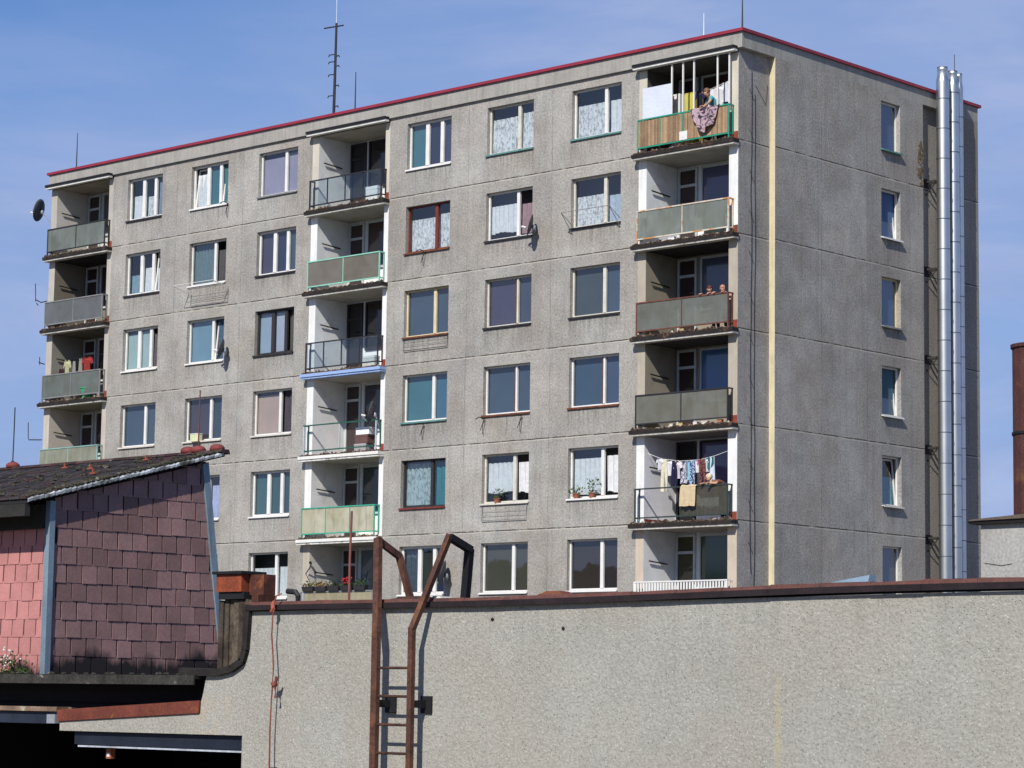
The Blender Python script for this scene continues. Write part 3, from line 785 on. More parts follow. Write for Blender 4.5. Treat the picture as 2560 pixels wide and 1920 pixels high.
dish((-33.62, -.05, 20.03), .44, (-.92, -.42, .25), 'large grey satellite dish hung out left of the top left balcony', (-33.05, .02, 19.5))
dish((-22.42, -.32, 13.73), .34, (-.78, -.62, .25), 'dark satellite dish seen edge-on beside an open blue-blinded window', (-22.74, .1, 13.5))
dish((-7.85, -.32, 16.42), .34, (-.78, -.62, .25), 'dark satellite dish beside the window with the pinkish curtain', (-8.12, .1, 16.2))
dish((-11.40, -.32, 5.62), .42, (-.80, -.60, .25), 'dark satellite dish behind the leaning ladder rail', (-11.72, .1, 5.4))
dish((-15.02, -.12, 11.0), .40, (-.80, -.55, .2), 'blue-grey satellite dish inside the open railed balcony', (-14.9, .1, 10.4))
def yagi(loc, pts, els, label):
    t = thing('aerial', label, 'aerial', loc, 'small aerials at the left end of the block')
    b = MB(); b.tube(pts, .022, 5); b.build('arm', DARKM, t)
    for (p, q) in els:
        b = MB(); b.tube([p, q], .018, 5); b.build('element', DARKM, t)
yagi((-33.05, -.05, 16.47), [(0, 0, 0), (-.35, 0, -.02), (-.68, 0, .12)], [((-.7, 0, .05), (-.76, 0, .75)), ((-.62, -.02, -.02), (-.5, -.02, -.12))], 'short upright aerial reaching out beside the second highest left balcony')
yagi((-33.05, -.05, 11.17), [(0, 0, 0), (-.8, 0, .05)], [((-.84, 0, .08), (-.88, 0, .72))], 'L-shaped aerial reaching out above the pale green balcony')
yagi((-33.05, -.05, 14.05), [(0, 0, 0), (-.35, 0, .1)], [((-.3, 0, .0), (-.32, 0, .3))], 'stubby aerial beside the balcony with the red washing')

# ------------------------------------------------------------------ window drying racks and ledge things
def rack(x0, x1, z, drop, proj, label, mtl, fold=False):
    t = thing('drying_rack', label, 'drying rack', ((x0+x1)/2, 0, z), 'clothes racks under the windows')
    a, c2 = (x0-x1)/2, (x1-x0)/2
    b = MB(); rr = .012
    if fold:
        b.tube([(a, -.03, 0), (a, -.05, -drop), (c2, -.05, -drop), (c2, -.03, 0)], rr, 5)
    else:
        b.tube([(a, -.03, 0), (a, -proj, drop), (c2, -proj, drop), (c2, -.03, 0)], rr, 5)
        for x in (a, c2): b.tube([(x, -.03, -drop*.8), (x, -proj, drop)], rr, 5)
    b.build('frame', mtl, t)
    for k in (.35, .65):
        b = MB()
        if fold: b.tube([(a, -.045, -drop*k), (c2, -.045, -drop*k)], .005, 4)
        else: b.tube([(a, -proj*k, drop*k), (c2, -proj*k, drop*k)], .005, 4)
        b.build('line', mtl, t)
rack(-24.75, -22.6, 16.02, .12, .75, 'white folding clothes rack poking out below a teal-curtained window', WHITE)
rack(-24.6, -22.6, 15.9, .42, .1, 'thin dark clothes frame hanging flat under the white folding rack', C_['grey'], True)
rack(-6.45, -4.5, 16.3, .32, .55, 'grey wire clothes rack jutting from the curtained window left of the off-white railing', C_['grey'])
rack(-13.75, -11.75, 13.42, .45, .1, 'dark clothes frame hanging under the slate window with cream post', DARKM, True)
rack(-10.1, -8.2, 7.72, .45, .1, 'wavy wire clothes frame under the window with curtains and green sprouts', C_['grey'], True)
def stubs(x, z, label):
    t = thing('bracket', label, 'bracket', (x, 0, z), 'bent iron brackets under window sills')
    b = MB(); b.tube([(0, -.01, 0), (0, -.25, .02), (-.05, -.35, -.05)], .016, 5); b.build('arm', BLACK, t)
    b = MB(); b.tube([(.05, -.01, -.05), (.04, -.12, -.2), (0, -.05, -.5)], .014, 5); b.build('hook', BLACK, t)
stubs(-10.1, 10.52, 'bent iron bracket under the left end of a rusty sill')
stubs(-8.5, 10.5, 'bent iron bracket under the right end of a rusty sill')
stubs(-12.8, 10.5, 'bent iron bracket under the teal window sill')
stubs(-12.9, 16.2, 'bent iron bracket under the red-framed window')
stubs(-22.75, 19.0, 'bent bracket with green cord at the top white three-part window')
t = thing('planter', 'pale cream box standing on the sill behind the red rod', 'box', (-24.03, -.08, 10.58))
b = MB(); b.box(-.21, .21, -.1, .1, 0, .26); b.build('case', M((.62, .64, .40), .6), t)
b = MB(); b.box(-.22, .22, -.11, .11, .261, .285); b.build('rim', WHITE, t)
LEAF = M((.06, .11, .03), .7, 0, .3, 9, .2, rnd=.5)
LEAFD = M((.035, .06, .02), .7, 0, .3, 9, .2, rnd=.5)
POT = M((.30, .11, .06), .8, 0, .2, 5)
def plant(loc, label, hgt=.35, wid=.25, flower=None, n=70, group='potted plants at windows and balconies', stems=3):
    t = thing('potted_plant', label, 'plant', loc, group)
    b = MB(); b.lathe([(.07, 0), (.10, .14), (.11, .14), (.11, .17), (.085, .17), (.08, .1)], (0, 0, 0), 12, False); b.build('pot', POT, t)
    b = MB()
    for i in range(stems): b.tube([(0, 0, .12), (random.uniform(-.4,.4)*wid, 0, .12+hgt*.6), (random.uniform(-1,1)*wid, random.uniform(-.3,.3)*wid, .12+hgt)], .006, 4)
    b.build('stem', LEAFD, t)
    b = MB()
    for i in range(n):
        z = random.random(); b.leaf((random.gauss(0, .45)*wid*(.4+z), random.gauss(0, .4)*wid*.7, .15+z*hgt), .09)
    b.build('foliage', LEAF, t)
    if flower:
        b = MB()
        for i in range(14): b.blob((random.gauss(0, .4)*wid, random.gauss(0, .3)*wid-.04, .15+hgt*random.uniform(.5, 1.05)), .03, .03, .025, 6)
        b.build('flower', M(flower, .7), t)
plant((-9.5, -.0, 7.80), 'green sprouting plant on the off-white sill under half-raised curtains', .3, .3, None, 40)
plant((-5.55, .0, 7.80), 'leggy green plant on the white sill of the curtained window by the washing balcony', .45, .35, None, 60)
plant((-6.2, .02, 7.80), 'dark bushy plant at the left of the white sill by the washing balcony', .2, .3, None, 50)

# ------------------------------------------------------------------ people
SKIN = M((.50, .28, .19), .6, 0, .06, 6, .04)
def skinned(name, verts, edges, rad, mtl, parent, sub=1):
    me = bpy.data.meshes.new(name); me.from_pydata(verts, edges, []); me.materials.append(mtl)
    o = bpy.data.objects.new(name, me); COL.objects.link(o); o.parent = parent
    md = o.modifiers.new('Skin', 'SKIN'); md.use_smooth_shade = True
    sv = me.skin_vertices[0].data
    for i, r_ in enumerate(rad): sv[i].radius = (r_, r_)
    sv[0].use_root = True
    s_ = o.modifiers.new('Sub', 'SUBSURF'); s_.levels = sub; s_.render_levels = sub
    return o
def person(loc, rz, label, shirt, hair, trousers=(.05, .05, .08), k=1., lean=.35, drop=.15, look=(0, -.06, -.03), elbow=.30, hands=None, hairlen=.1, group=None):
    t = thing('person', label, 'person', loc, group, rz)
    Z = lambda z: z*k
    pel = (0, .1, Z(.95)); ch = (0, .1-lean*.7, Z(1.30-drop*.5)); nk = (0, .1-lean, Z(1.46-drop)); hd = (look[0]*.6, .1-lean+look[1], Z(1.55-drop)); tp = (look[0], .1-lean+look[1]*1.5, Z(1.66-drop)+look[2])
    V = [pel, (0, .1-lean*.35, Z(1.10)), ch, nk, hd, tp]; E_ = [(0,1),(1,2),(2,3),(3,4),(4,5)]; Rd = [.15*k, .135*k, .145*k, .055*k, .092*k, .088*k]
    SH = []
    for sx in (-1, 1):
        sh = (sx*.17*k, .1-lean*.9, Z(1.39-drop*.8)); el = (sx*elbow, .0-lean*.9, Z(1.20-drop*.4))
        hx = hands if hands else .16; wr = (sx*hx, -lean-.06, 1.085); pm_ = (sx*hx*.95, -lean-.14, 1.085)
        i = len(V); V += [sh, el, wr, pm_]; E_ += [(2, i), (i, i+1), (i+1, i+2), (i+2, i+3)]; Rd += [.062*k, .045*k, .030*k, .034*k]
        for q, (dx, ln) in enumerate(((-.03, .07), (-.01, .085), (.012, .08), (.032, .06))):
            a = (pm_[0]+dx, pm_[1]-.03, pm_[2]+.005); b2 = (a[0], a[1]-ln*.55, a[2]-.012); c3 = (a[0], b2[1]-ln*.25, b2[2]-.03)
            j = len(V); V += [a, b2, c3]; E_ += [(i+3, j), (j, j+1), (j+1, j+2)]; Rd += [.010, .009, .008]
        j = len(V); V += [(pm_[0]-sx*.04, pm_[1]+.0, pm_[2]), (pm_[0]-sx*.055, pm_[1]-.04, pm_[2]-.01)]; E_ += [(i+2, j), (j, j+1)]; Rd += [.011, .009]
        hp = (sx*.09*k, .1, Z(.88)); kn = (sx*.1*k, .06, Z(.48)); an = (sx*.1*k, .12, Z(.08)); toe = (sx*.11*k, -.04, Z(.035))
        i = len(V); V += [hp, kn, an, toe]; E_ += [(0, i), (i, i+1), (i+1, i+2), (i+2, i+3)]; Rd += [.09*k, .058*k, .042*k, .038*k]
        SH.append((sh, el, hp, kn, an, wr))
    skinned('body', V, E_, Rd, SKIN, t, 1)
    c = ((hd[0]+tp[0])/2, (hd[1]+tp[1])/2, (hd[2]+tp[2])/2)
    V = [(0, .1, Z(.93)), (0, .1-lean*.35, Z(1.10)), ch, (nk[0], nk[1]+.02, nk[2]-.05)]; E_ = [(0,1),(1,2),(2,3)]; Rd = [.165*k, .152*k, .165*k, .075*k]
    for sh, el, hp, kn, an, wr in SH:
        mid = tuple(el[q]*.7+sh[q]*.3 for q in range(3)); i = len(V); V += [sh, mid]; E_ += [(2, i), (i, i+1)]; Rd += [.078*k, .064*k]
    skinned('shirt', V, E_, Rd, cloth_mat(shirt, .1), t, 1)
    V = [(0, .1, Z(.95))]; E_ = []; Rd = [.16*k]
    for sh, el, hp, kn, an, wr in SH:
        i = len(V); V += [hp, kn, (an[0], an[1], an[2]+.04)]; E_ += [(0, i), (i, i+1), (i+1, i+2)]; Rd += [.105*k, .075*k, .06*k]
    skinned('trousers', V, E_, Rd, cloth_mat(trousers, .05), t, 1)
    b = MB(); b.blob((c[0], c[1]+.035*k, c[2]+.045*k), .105*k, .105*k, .10*k, 12, .03)
    if hairlen: b.blob((c[0], c[1]+.075*k, c[2]-.03*k-hairlen*.3), .088*k, .055*k, .09*k+hairlen*.5, 10, .04)
    b.build('hair', M(hair, .6, 0, .25, 12, .2), t, True)
    b = MB(); fy = c[1]-.088*k
    b.blob((c[0], fy-.012*k, c[2]-.012*k), .014*k, .02*k, .022*k, 6); b.build('nose', SKIN, t, True)
    for sx in (-1, 1):
        b = MB(); b.blob((c[0]+sx*.034*k, fy+.006, c[2]+.012*k), .013*k, .008*k, .009*k, 6); b.build('eye', BLACK, t, True)
        b = MB(); b.blob((c[0]+sx*.092*k, c[1]+.01, c[2]-.005), .012*k, .02*k, .03*k, 6); b.build('ear', SKIN, t, True)
    b = MB(); b.blob((c[0], fy+.008, c[2]-.048*k), .024*k, .008*k, .007*k, 6); b.build('mouth', M((.32, .09, .08), .5), t, True)
    return t
P1 = person((-.92, .10, zb(6)), R(-38), 'person in a teal top with brown hair airing a pink blanket over the green rail', (.10, .36, .40), (.16, .085, .045), lean=.30, drop=.05, look=(0, -.09, -.03))
P2 = person((-.70, .16, zb(2)), R(-20), 'person with pale hair bending over the rail of the balcony full of washing', (.23, .11, .07), (.62, .50, .36), lean=.40, drop=.34, look=(0, -.12, -.06), hairlen=.12)
P3 = person((-1.02, .18, zb(4)), R(0), 'person with dark reddish hair peeping over the rusty rail, dressed in blue', (.08, .10, .22), (.09, .025, .02), k=.84, lean=.26, drop=.12, group=None)
P4 = person((-.56, .18, zb(4)), R(6), 'person in pinkish clothes at the rusty rail, nearer the pillar', (.42, .12, .16), (.40, .20, .14), k=.82, lean=.26, drop=.12, hairlen=.03)

# ------------------------------------------------------------------ washing, blankets and clutter on the balconies
def hang(name, x0, x1, ztop, zbot, y, mtl, label, cat, group, waves=2, amp=.03, taper=.1, parts=None):
    zc = (ztop+zbot)/2; cx = (x0+x1)/2
    b = cloth(x0-cx, x1-cx, zbot-ztop, 0, 0, amp, waves, .02, .02, hash(label) % 999, 12, 6, taper)
    o = b.build(name, mtl); o.location = (cx, y, ztop)
    md = o.modifiers.new('Solid', 'SOLIDIFY'); md.thickness = .006
    return tag(o, label, cat, group)
GW = 'washing on the balcony lines'
WCL = cloth_mat((.78, .77, .80), .3)
def garment(x, w_, ztop, h, y, col, label, kind='shirt', grp=GW, col2=None):
    """flat garment with real cut: shirt with sleeves, trousers with two legs, or towel"""
    b = MB()
    if kind == 'shirt':
        out = [(-.22,0),(-.5,-.10),(-.62,-.38),(-.46,-.44),(-.36,-.26),(-.36,-1),(.36,-1),(.36,-.26),(.46,-.44),(.62,-.38),(.5,-.10),(.22,0),(.1,-.05),(-.1,-.05)]
    elif kind == 'trousers':
        out = [(-.3,0),(-.42,-.5),(-.40,-1),(-.12,-1),(-.03,-.38),(.03,-.38),(.12,-1),(.40,-1),(.42,-.5),(.3,0)]
    else:
        out = [(-.5,0),(-.52,-.5),(-.48,-1),(0,-.97),(.5,-1),(.51,-.5),(.5,0),(0,-.03)]
    for sy in (-.012, .012): b.poly([(px*w_, sy+.03*math.sin(px*9+i), pz*h) for i, (px, pz) in enumerate(out)])
    n = len(out)
    for i in range(n):
        j = (i+1) % n; b.f.append((i, j, n+j, n+i)); b.m.append(0); b.r.append(.5)
    o = b.build({'shirt': 'hanging_shirt', 'trousers': 'hanging_trousers', 'towel': 'hanging_towel'}[kind], cloth_mat(col, .2, 0, col2, 14))
    o.location = (x, y, ztop); o.rotation_euler = (0, 0, random.uniform(-.25, .25))
    return tag(o, label, 'washing', grp)
# washing balcony (second visible storey, right column)
z2 = zb(2)
b = MB(); P = [(-3.45, .12, 9.05), (-2.9, .12, 8.86), (-2.2, .12, 8.76), (-1.5, .12, 8.76), (-.9, .12, 8.85), (-.36, .12, 8.98)]
b.tube(P, .008, 5); tag(b.build('clothes_line', WHITE), 'sagging white clothes line across the balcony with the most washing', 'clothes line', 'clothes lines on the balconies')
def lz(x):
    for (a, q, c2), (a2, q2, d2) in zip(P, P[1:]):
        if a <= x <= a2: return c2+(d2-c2)*(x-a)/(a2-a)-.01
    return 8.8
items = [(-3.0, .26, .34, (.8,.8,.82), 'white shirt at the left end of the crowded clothes line', 'shirt', None),
 (-2.82, .30, .95, (.78,.74,.56), 'long cream trousers dangling below the crowded clothes line', 'trousers', None),
 (-2.62, .30, .46, (.82,.80,.84), 'white shirt hanging behind the cream trousers', 'shirt', None),
 (-2.42, .28, .75, (.03,.03,.07), 'black trousers just right of the cream ones', 'trousers', None),
 (-2.30, .30, .52, (.80,.72,.74), 'pale pink shirt over the black trousers', 'shirt', None),
 (-2.08, .26, .66, (.74,.76,.80), 'white towel with dark blotches in mid clothes line', 'towel', (.1,.1,.2)),
 (-1.90, .22, .58, (.30,.62,.76), 'light blue towel in mid clothes line', 'towel', None),
 (-1.72, .30, .70, (.05,.08,.26), 'navy blue trousers in mid clothes line', 'trousers', (.55,.7,.8)),
 (-1.55, .26, .36, (.80,.80,.80), 'white shirt above the navy trousers', 'shirt', None),
 (-1.44, .20, .30, (.55,.12,.30), 'small magenta shirt on the crowded clothes line', 'shirt', None),
 (-1.36, .26, .74, (.09,.04,.05), 'dark maroon trousers right of the magenta shirt', 'trousers', (.3,.12,.08)),
 (-1.20, .22, .40, (.76,.78,.80), 'white shirt right of the dark maroon trousers', 'shirt', None),
 (-1.04, .22, .34, (.03,.15,.16), 'dark teal towel towards the right of the crowded line', 'towel', None),
 (-.98, .16, .74, (.66,.74,.84), 'long pale blue towel, last on the right of the crowded line', 'towel', None)]
for x, w_, h, col, lab, kd, c2 in items: garment(x, w_, lz(x), h, .12+random.uniform(-.03, .03), col, lab, kd, GW, c2)
def drape(x0, x1, y, ztop, hang_, mtl, label, name='blanket', taper=.0, seed=1, back=.25):
    b = MB(); nx, nz = 16, 10; V = {}; rg = random.Random(seed); ph = rg.random()*6; cx = (x0+x1)/2
    for i in range(nx+1):
        for j in range(nz+1):
            u = i/nx; w_ = j/nz; xx = (x0-cx)+(x1-x0)*u
            if w_ < .25: yy = .04+back*(1-w_/.25)*.2; zz = -.02-back*(1-w_/.25)
            elif w_ < .35: yy = .04-.11*(w_-.25)/.1; zz = .015
            else:
                q = (w_-.35)/.65; hh = hang_*(1-taper*abs(u-.55)*1.7); yy = -.07-.06*q-(.03+.05*taper)*math.sin(u*15+ph+2*q)*q; zz = .01-hh*q*(1-.12*taper*math.sin(u*9+ph))
                xx *= 1-taper*.55*q
            V[i, j] = (xx, yy, zz+.008*math.sin(u*11+ph))
    for i in range(nx):
        for j in range(nz): b.quad(V[i,j], V[i+1,j], V[i+1,j+1], V[i,j+1])
    o = b.build(name, mtl); o.location = (cx, y, ztop)
    md = o.modifiers.new('Solid', 'SOLIDIFY'); md.thickness = .012
    return tag(o, label, 'blanket' if name == 'blanket' else 'towel')
drape(-1.84, -1.28, -.235, z2+1.05, .62, cloth_mat((.62, .50, .32), .1), 'plain beige towel draped over the rail among the washing', 'draped_towel')
drape(-1.56, -.50, -.235, zb(6)+1.05, .80, cloth_mat((.50, .36, .40), .1, 0, (.06, .045, .065), 5), 'pink and dark patterned blanket bunched over the green rail', 'blanket', .5, 4)
# top right balcony: glazing posts, pale board, cabinets, washing
z6 = zb(6)
t = thing('balcony_glazing', 'white glazing posts and pale blue-grey board closing part of the top right balcony', 'glazing', (-1.9, -.15, z6+1.05))
for x in (-2.40, -1.97, -1.55, -.66, -.22):
    b = MB(); b.box(x+1.9-.022, x+1.9+.022, -.02, .02, 0, 1.55); b.build('post', WHITE, t)
b = MB(); b.box(-1.66, -.53, .021, .035, .0, .98); b.build('board', M((.62, .66, .76), .5, 0, .06, 2), t)
b = MB(); b.box(-1.70, 1.72, -.018, .018, 1.552, 1.575); b.build('top_rail', WHITE, t)
t = thing('cabinet', 'mustard yellow cabinet behind the green railing', 'cabinet', (-2.12, .55, z6))
b = MB(); b.box(-.20, .20, -.2, .2, 0, 1.78); b.build('case', M((.46, .40, .07), .5, 0, .1, 3), t)
for sx in (-1, 1):
    b = MB(); b.box(.005 if sx > 0 else -.19, .19 if sx > 0 else -.005, -.215, -.203, .06, 1.72); b.build('door', M((.52, .46, .10), .45, 0, .1, 3), t)
t = thing('cupboard', 'white slim cupboard with patterned cover beside the mustard cabinet', 'cupboard', (-2.66, .5, z6))
b = MB(); b.box(-.2, .2, -.2, .2, 0, 1.80); b.build('case', M((.68, .68, .66), .5, 0, .06), t)
b = MB(); b.box(-.19, -.02, -.215, -.203, .1, 1.76); b.build('cover', cloth_mat((.6, .6, .62), .1, 0, (.12, .10, .14), 9), t)
garment(-1.60, .34, z6+1.72, .62, .18, (.035, .03, .06), 'dark shirt hanging left of the woman in teal', 'shirt')
for i, (x, w_, zt_, h, lab) in enumerate([(-1.28, .50, 1.80, .74, 'large white sheet hanging right behind the woman in teal'), (-1.0, .30, 1.86, .66, 'white shirt on the rising line right of the woman in teal'), (-.80, .28, 1.92, .62, 'white towel nearest the corner on the top balcony line')]):
    garment(x, w_, z6+zt_, h, .42, (.8, .8, .82), lab, 'shirt' if i == 1 else 'towel')
b = MB(); b.tube([(-3.4, .42, z6+1.6), (-1.6, .42, z6+1.74), (-.36, .42, z6+2.0)], .007, 4)
tag(b.build('clothes_line', WHITE), 'white clothes line rising to the right on the top right balcony', 'clothes line', 'clothes lines on the balconies')
t = thing('sign_board', 'small white rectangular board fixed on the wooden slatted railing', 'board', (-1.86, -.262, z6+.19))
b = MB(); b.box(-.15, .15, -.01, .01, 0, .26); b.build('plate', WHITE, t)
b = MB(); b.box(-.02, .0, -.014, -.0105, .07, .09); b.build('hole', BLACK, t)
# red washing on the left column
z4 = zb(4)
garment(-31.15, .52, z4+1.72, .66, .5, (.45, .05, .04), 'bright red patterned shirt hanging on the left balcony', 'shirt', GW, (.26, .05, .06))
garment(-31.62, .30, z4+1.70, .8, .55, (.36, .33, .27), 'beige towel hanging left of the red shirt', 'towel')
garment(-32.30, .30, z4+1.68, .74, .45, (.50, .50, .32), 'pale yellow shirt near the left balcony wall', 'shirt')
garment(-32.05, .28, z4+1.62, .78, .6, (.33, .33, .33), 'grey trousers between the yellow shirt and the beige towel', 'trousers')
garment(-32.52, .22, z4+1.35, .5, .35, (.06, .025, .04), 'dark maroon shirt at the far left of the left balcony', 'shirt')
b = MB(); b.tube([(-32.68, .5, z4+1.74), (-31.9, .5, z4+1.70), (-31.2, .5, z4+1.71), (-29.55, .5, z4+1.76)], .007, 4)
tag(b.build('clothes_line', DARKM), 'dark clothes line holding the red shirt on the left column', 'clothes line', 'clothes lines on the balconies')
t = thing('basket', 'green plastic basket behind the cloudy panel of the left balcony', 'basket', (-30.4, -.02, z4+.02))
b = MB(); b.lathe([(.18, 0), (.26, .38), (.28, .38), (.28, .41), (.25, .41), (.17, .02)], (0, 0, 0), 14); b.build('tub', M((.04, .36, .14), .5), t)
b = MB(); b.tube([(-.24, 0, .4), (-.15, 0, .56), (.15, 0, .56), (.24, 0, .4)], .014, 5); b.build('handle', M((.04, .30, .12), .5), t)
# clutter on slab edges
def crate(x, z, w_, h, col, label, y=-.12, d=.1):
    t = thing('storage_box', label, 'box', (x, y, z+.014), 'boxes kept on balcony floors')
    b = MB(); b.box(-w_/2, w_/2, -d, d, 0, h*.8); b.build('case', M(col, .7, 0, .12, 5), t)
    b = MB(); b.box(-w_/2-.008, w_/2+.008, -d-.008, d+.008, h*.8+.001, h); b.build('lid', M(tuple(min(q*1.15, .8) for q in col), .6, 0, .1, 5), t)
crate(-15.75, zb(3), .55, .30, (.35, .33, .33), 'grey box at the bottom of the pile on the open railed balcony', .2, .2)
crate(-15.70, zb(3)+.31, .6, .28, (.13, .07, .06), 'dark brown box in the middle of the pile on the open railed balcony', .2, .2)
crate(-15.65, zb(3)+.60, .62, .24, (.78, .78, .78), 'white box on top of the pile on the open railed balcony', .2, .2)
crate(-15.4, zb(6), .58, .52, (.76, .75, .72), 'large white box behind the clear panel of the top middle balcony', .05, .12)
crate(-15.35, zb(4), .55, .40, (.66, .64, .60), 'cream box behind the right clear panel of the black-framed balcony', .05, .12)
for i, (x, w_, h, col, lab) in enumerate([(-2.30, .12, .10, (.7,.66,.5), 'small cream box on the slab edge under the dark-framed panels'),
        (-1.95, .16, .11, (.6,.46,.2), 'small yellow box on the slab edge beside the cream one'), (-1.40, .14, .10, (.7,.68,.66), 'small white box on the slab edge under the dark-framed panels'),
        (-1.05, .22, .10, (.62,.60,.56), 'long pale box on the slab edge near the pillar'), (-.50, .16, .12, (.42,.17,.06), 'rusty orange box at the right end of the slab edge')]):
    crate(x, zb(3), w_, h, col, lab, -.16, .05)
crate(-2.35, zb(5), .22, .11, (.76, .75, .74), 'small white box on the slab under the off-white rail', -.16, .05)
crate(-2.30, zb(4), .05, .13, (.75, .70, .6), 'thin white pot on the slab under the rusty rail', -.16, .03)
crate(-1.95, zb(4), .20, .11, (.55, .42, .2), 'small tan box on the slab under the rusty rail', -.16, .05)
t = thing('side_table', 'round pale green table behind the cloudy panel under the off-white rail', 'table', (-.95, .12, zb(5)))
b = MB(); b.hexa([(-.42,-.03,.02),(.42,-.03,.02),(.42,.0,.02),(-.42,.0,.02),(-.4,.02,.4),(.4,.02,.4),(.4,.05,.4),(-.4,.05,.4)]); b.build('leg', OFFWH, t)
b = MB(); b.tube([(0, -.06, .42), (0, -.02, .42)], .42, 24); b.build('tabletop', M((.34, .44, .36), .5), t)
# ground-floor flower boxes of the middle column and the slatted balcony
z1 = zb(1)
for i in range(5):
    x = -17.8+i*.62
    t = thing('flower_box', ['dark flower box with yellowing leaves, leftmost on the beige parapet', 'dark flower box with orange-green leaves on the beige parapet', 'dark flower box with sparse green leaves in mid parapet', 'dark flower box with red flowers on the beige parapet', 'dark flower box with green leaves, nearest the ladder'][i], 'flower box', (x, -.24, z1+1.052), 'flower boxes along the beige parapet')
    b = MB(); b.hexa([(-.24,-.08,0),(.24,-.08,0),(.24,.08,0),(-.24,.08,0),(-.28,-.1,.16),(.28,-.1,.16),(.28,.1,.16),(-.28,.1,.16)]); b.build('trough', M((.03, .028, .03), .6), t)
    b = MB()
    for k in range(90): b.leaf((random.uniform(-.27, .27), random.uniform(-.08, .08), .15+abs(random.gauss(0, .08))), .09)
    b.build('foliage', [M((.16,.15,.03), .7, 0, .3, 9, .2, rnd=.5), M((.17,.11,.03), .7, 0, .3, 9, .2, rnd=.5), LEAFD, LEAFD, LEAF][i], t)
    if i == 3:
        b = MB()
        for k in range(26): b.blob((random.uniform(-.2, .2), random.uniform(-.12, .05), .22+random.random()*.2), .035, .035, .03, 6)
        b.build('flower', M((.42, .02, .03), .6), t)
t = thing('bicycle_hook', 'dark hook with wire on the pillar left of the flower boxes', 'hook', (-18.0, .02, z1+1.75))
b = MB(); b.tube([(0, 0, .25), (.05, -.1, .12), (-.1, -.15, -.1), (0, -.1, -.3)], .02, 5); b.blob((0, -.05, .28), .05, .05, .05); b.build('hook', BLACK, t)

# ------------------------------------------------------------------ rough-cast yard wall with gateway (parallel to the block)
YW = -41.35
WALL = thing('yard_wall', 'light grey rough-cast wall across the foreground with a dark metal coping', 'wall', (32, YW+.12, 0), world=True)
out = [(42, 0), (42, 2.62), (25.92, 2.53), (25.90, 2.30), (25.875, 2.12), (25.82, 2.03), (25.68, 1.95), (25.5, 1.915), (25.285, 1.90),
       (25.24, 1.72), (25.21, 1.63), (25.205, 1.515), (22.90, 1.395), (22.90, 1.30), (25.85, 1.305), (25.85, 0)]
bm = bmesh.new()
vs_ = [bm.verts.new((x, YW, z)) for x, z in out]
f = bm.faces.new(vs_); ex = bmesh.ops.extrude_face_region(bm, geom=[f])
bmesh.ops.translate(bm, vec=(0, .25, 0), verts=[v for v in ex['geom'] if isinstance(v, bmesh.types.BMVert)])
bmesh.ops.recalc_face_normals(bm, faces=bm.faces); bmesh.ops.triangulate(bm, faces=bm.faces)
me = bpy.data.meshes.new('wall'); bm.to_mesh(me); bm.free(); me.materials.append(ROUGH)
o = bpy.data.objects.new('wall', me); COL.objects.link(o); o.parent = WALL; o.location = -WALL.location
def cz(x): return 2.535+(x-25.93)*.0070+ .012*math.sin(x*.8)
b = MB(); xs = [25.90+i*.5 for i in range(33)]
rg = random.Random(11)
for a, c2 in zip(xs, xs[1:]):
    za, zc = cz(a), cz(c2); ja = rg.uniform(-.004, .004)
    b.mi = 0
    b.hexa([(a, YW-.055+ja, za-.006), (c2, YW-.055+ja, zc-.006), (c2, YW+.30, zc-.006), (a, YW+.30, za-.006), (a, YW-.06+ja, za+.045), (c2, YW-.06+ja, zc+.045), (c2, YW+.3, zc+.045), (a, YW+.3, za+.045)])
    b.mi = 1
    b.hexa([(a, YW-.03, za+.046), (c2-.003, YW-.03, zc+.046), (c2-.003, YW+.30, zc+.046), (a, YW+.30, za+.046), (a, YW-.02, za+.078+ja*2), (c2-.003, YW-.02, zc+.078), (c2-.003, YW+.3, zc+.078), (a, YW+.3, za+.078)])
b.build('coping', [M((.022, .015, .017), .7, 0, .3, 4, .2), M((.12, .05, .04), .8, 0, .35, 3, .2, stain=((.05, .03, .03), 3, .5, .7))], WALL)
# loose flashing pieces lying on the coping
for i, (x, w_, h, mt) in enumerate([(29.93, .16, .035, RUST), (28.45, .14, .02, OFFWH), (28.2, .3, .025, RUSTDK)]):
    b = MB(); z = cz(x)+.08; b.hexa([(x-w_, YW-.0, z), (x+w_, YW-.0, z), (x+w_, YW+.2, z), (x-w_, YW+.2, z), (x-w_*.3, YW+.02, z+h), (x+w_*.6, YW+.02, z+h), (x+w_*.4, YW+.18, z+h), (x-w_*.2, YW+.18, z+h)])
    b.build('flashing', mt, WALL)
b = MB(); z = cz(33.2)+.08; b.hexa([(33.0, YW, z), (33.36, YW, z), (33.36, YW+.1, z), (33.0, YW+.1, z), (33.0, YW, z+.004), (33.36, YW+.02, z+.055), (33.36, YW+.1, z+.055), (33.0, YW+.1, z+.004)]); b.build('flashing', M((.20, .28, .36), .5), WALL)
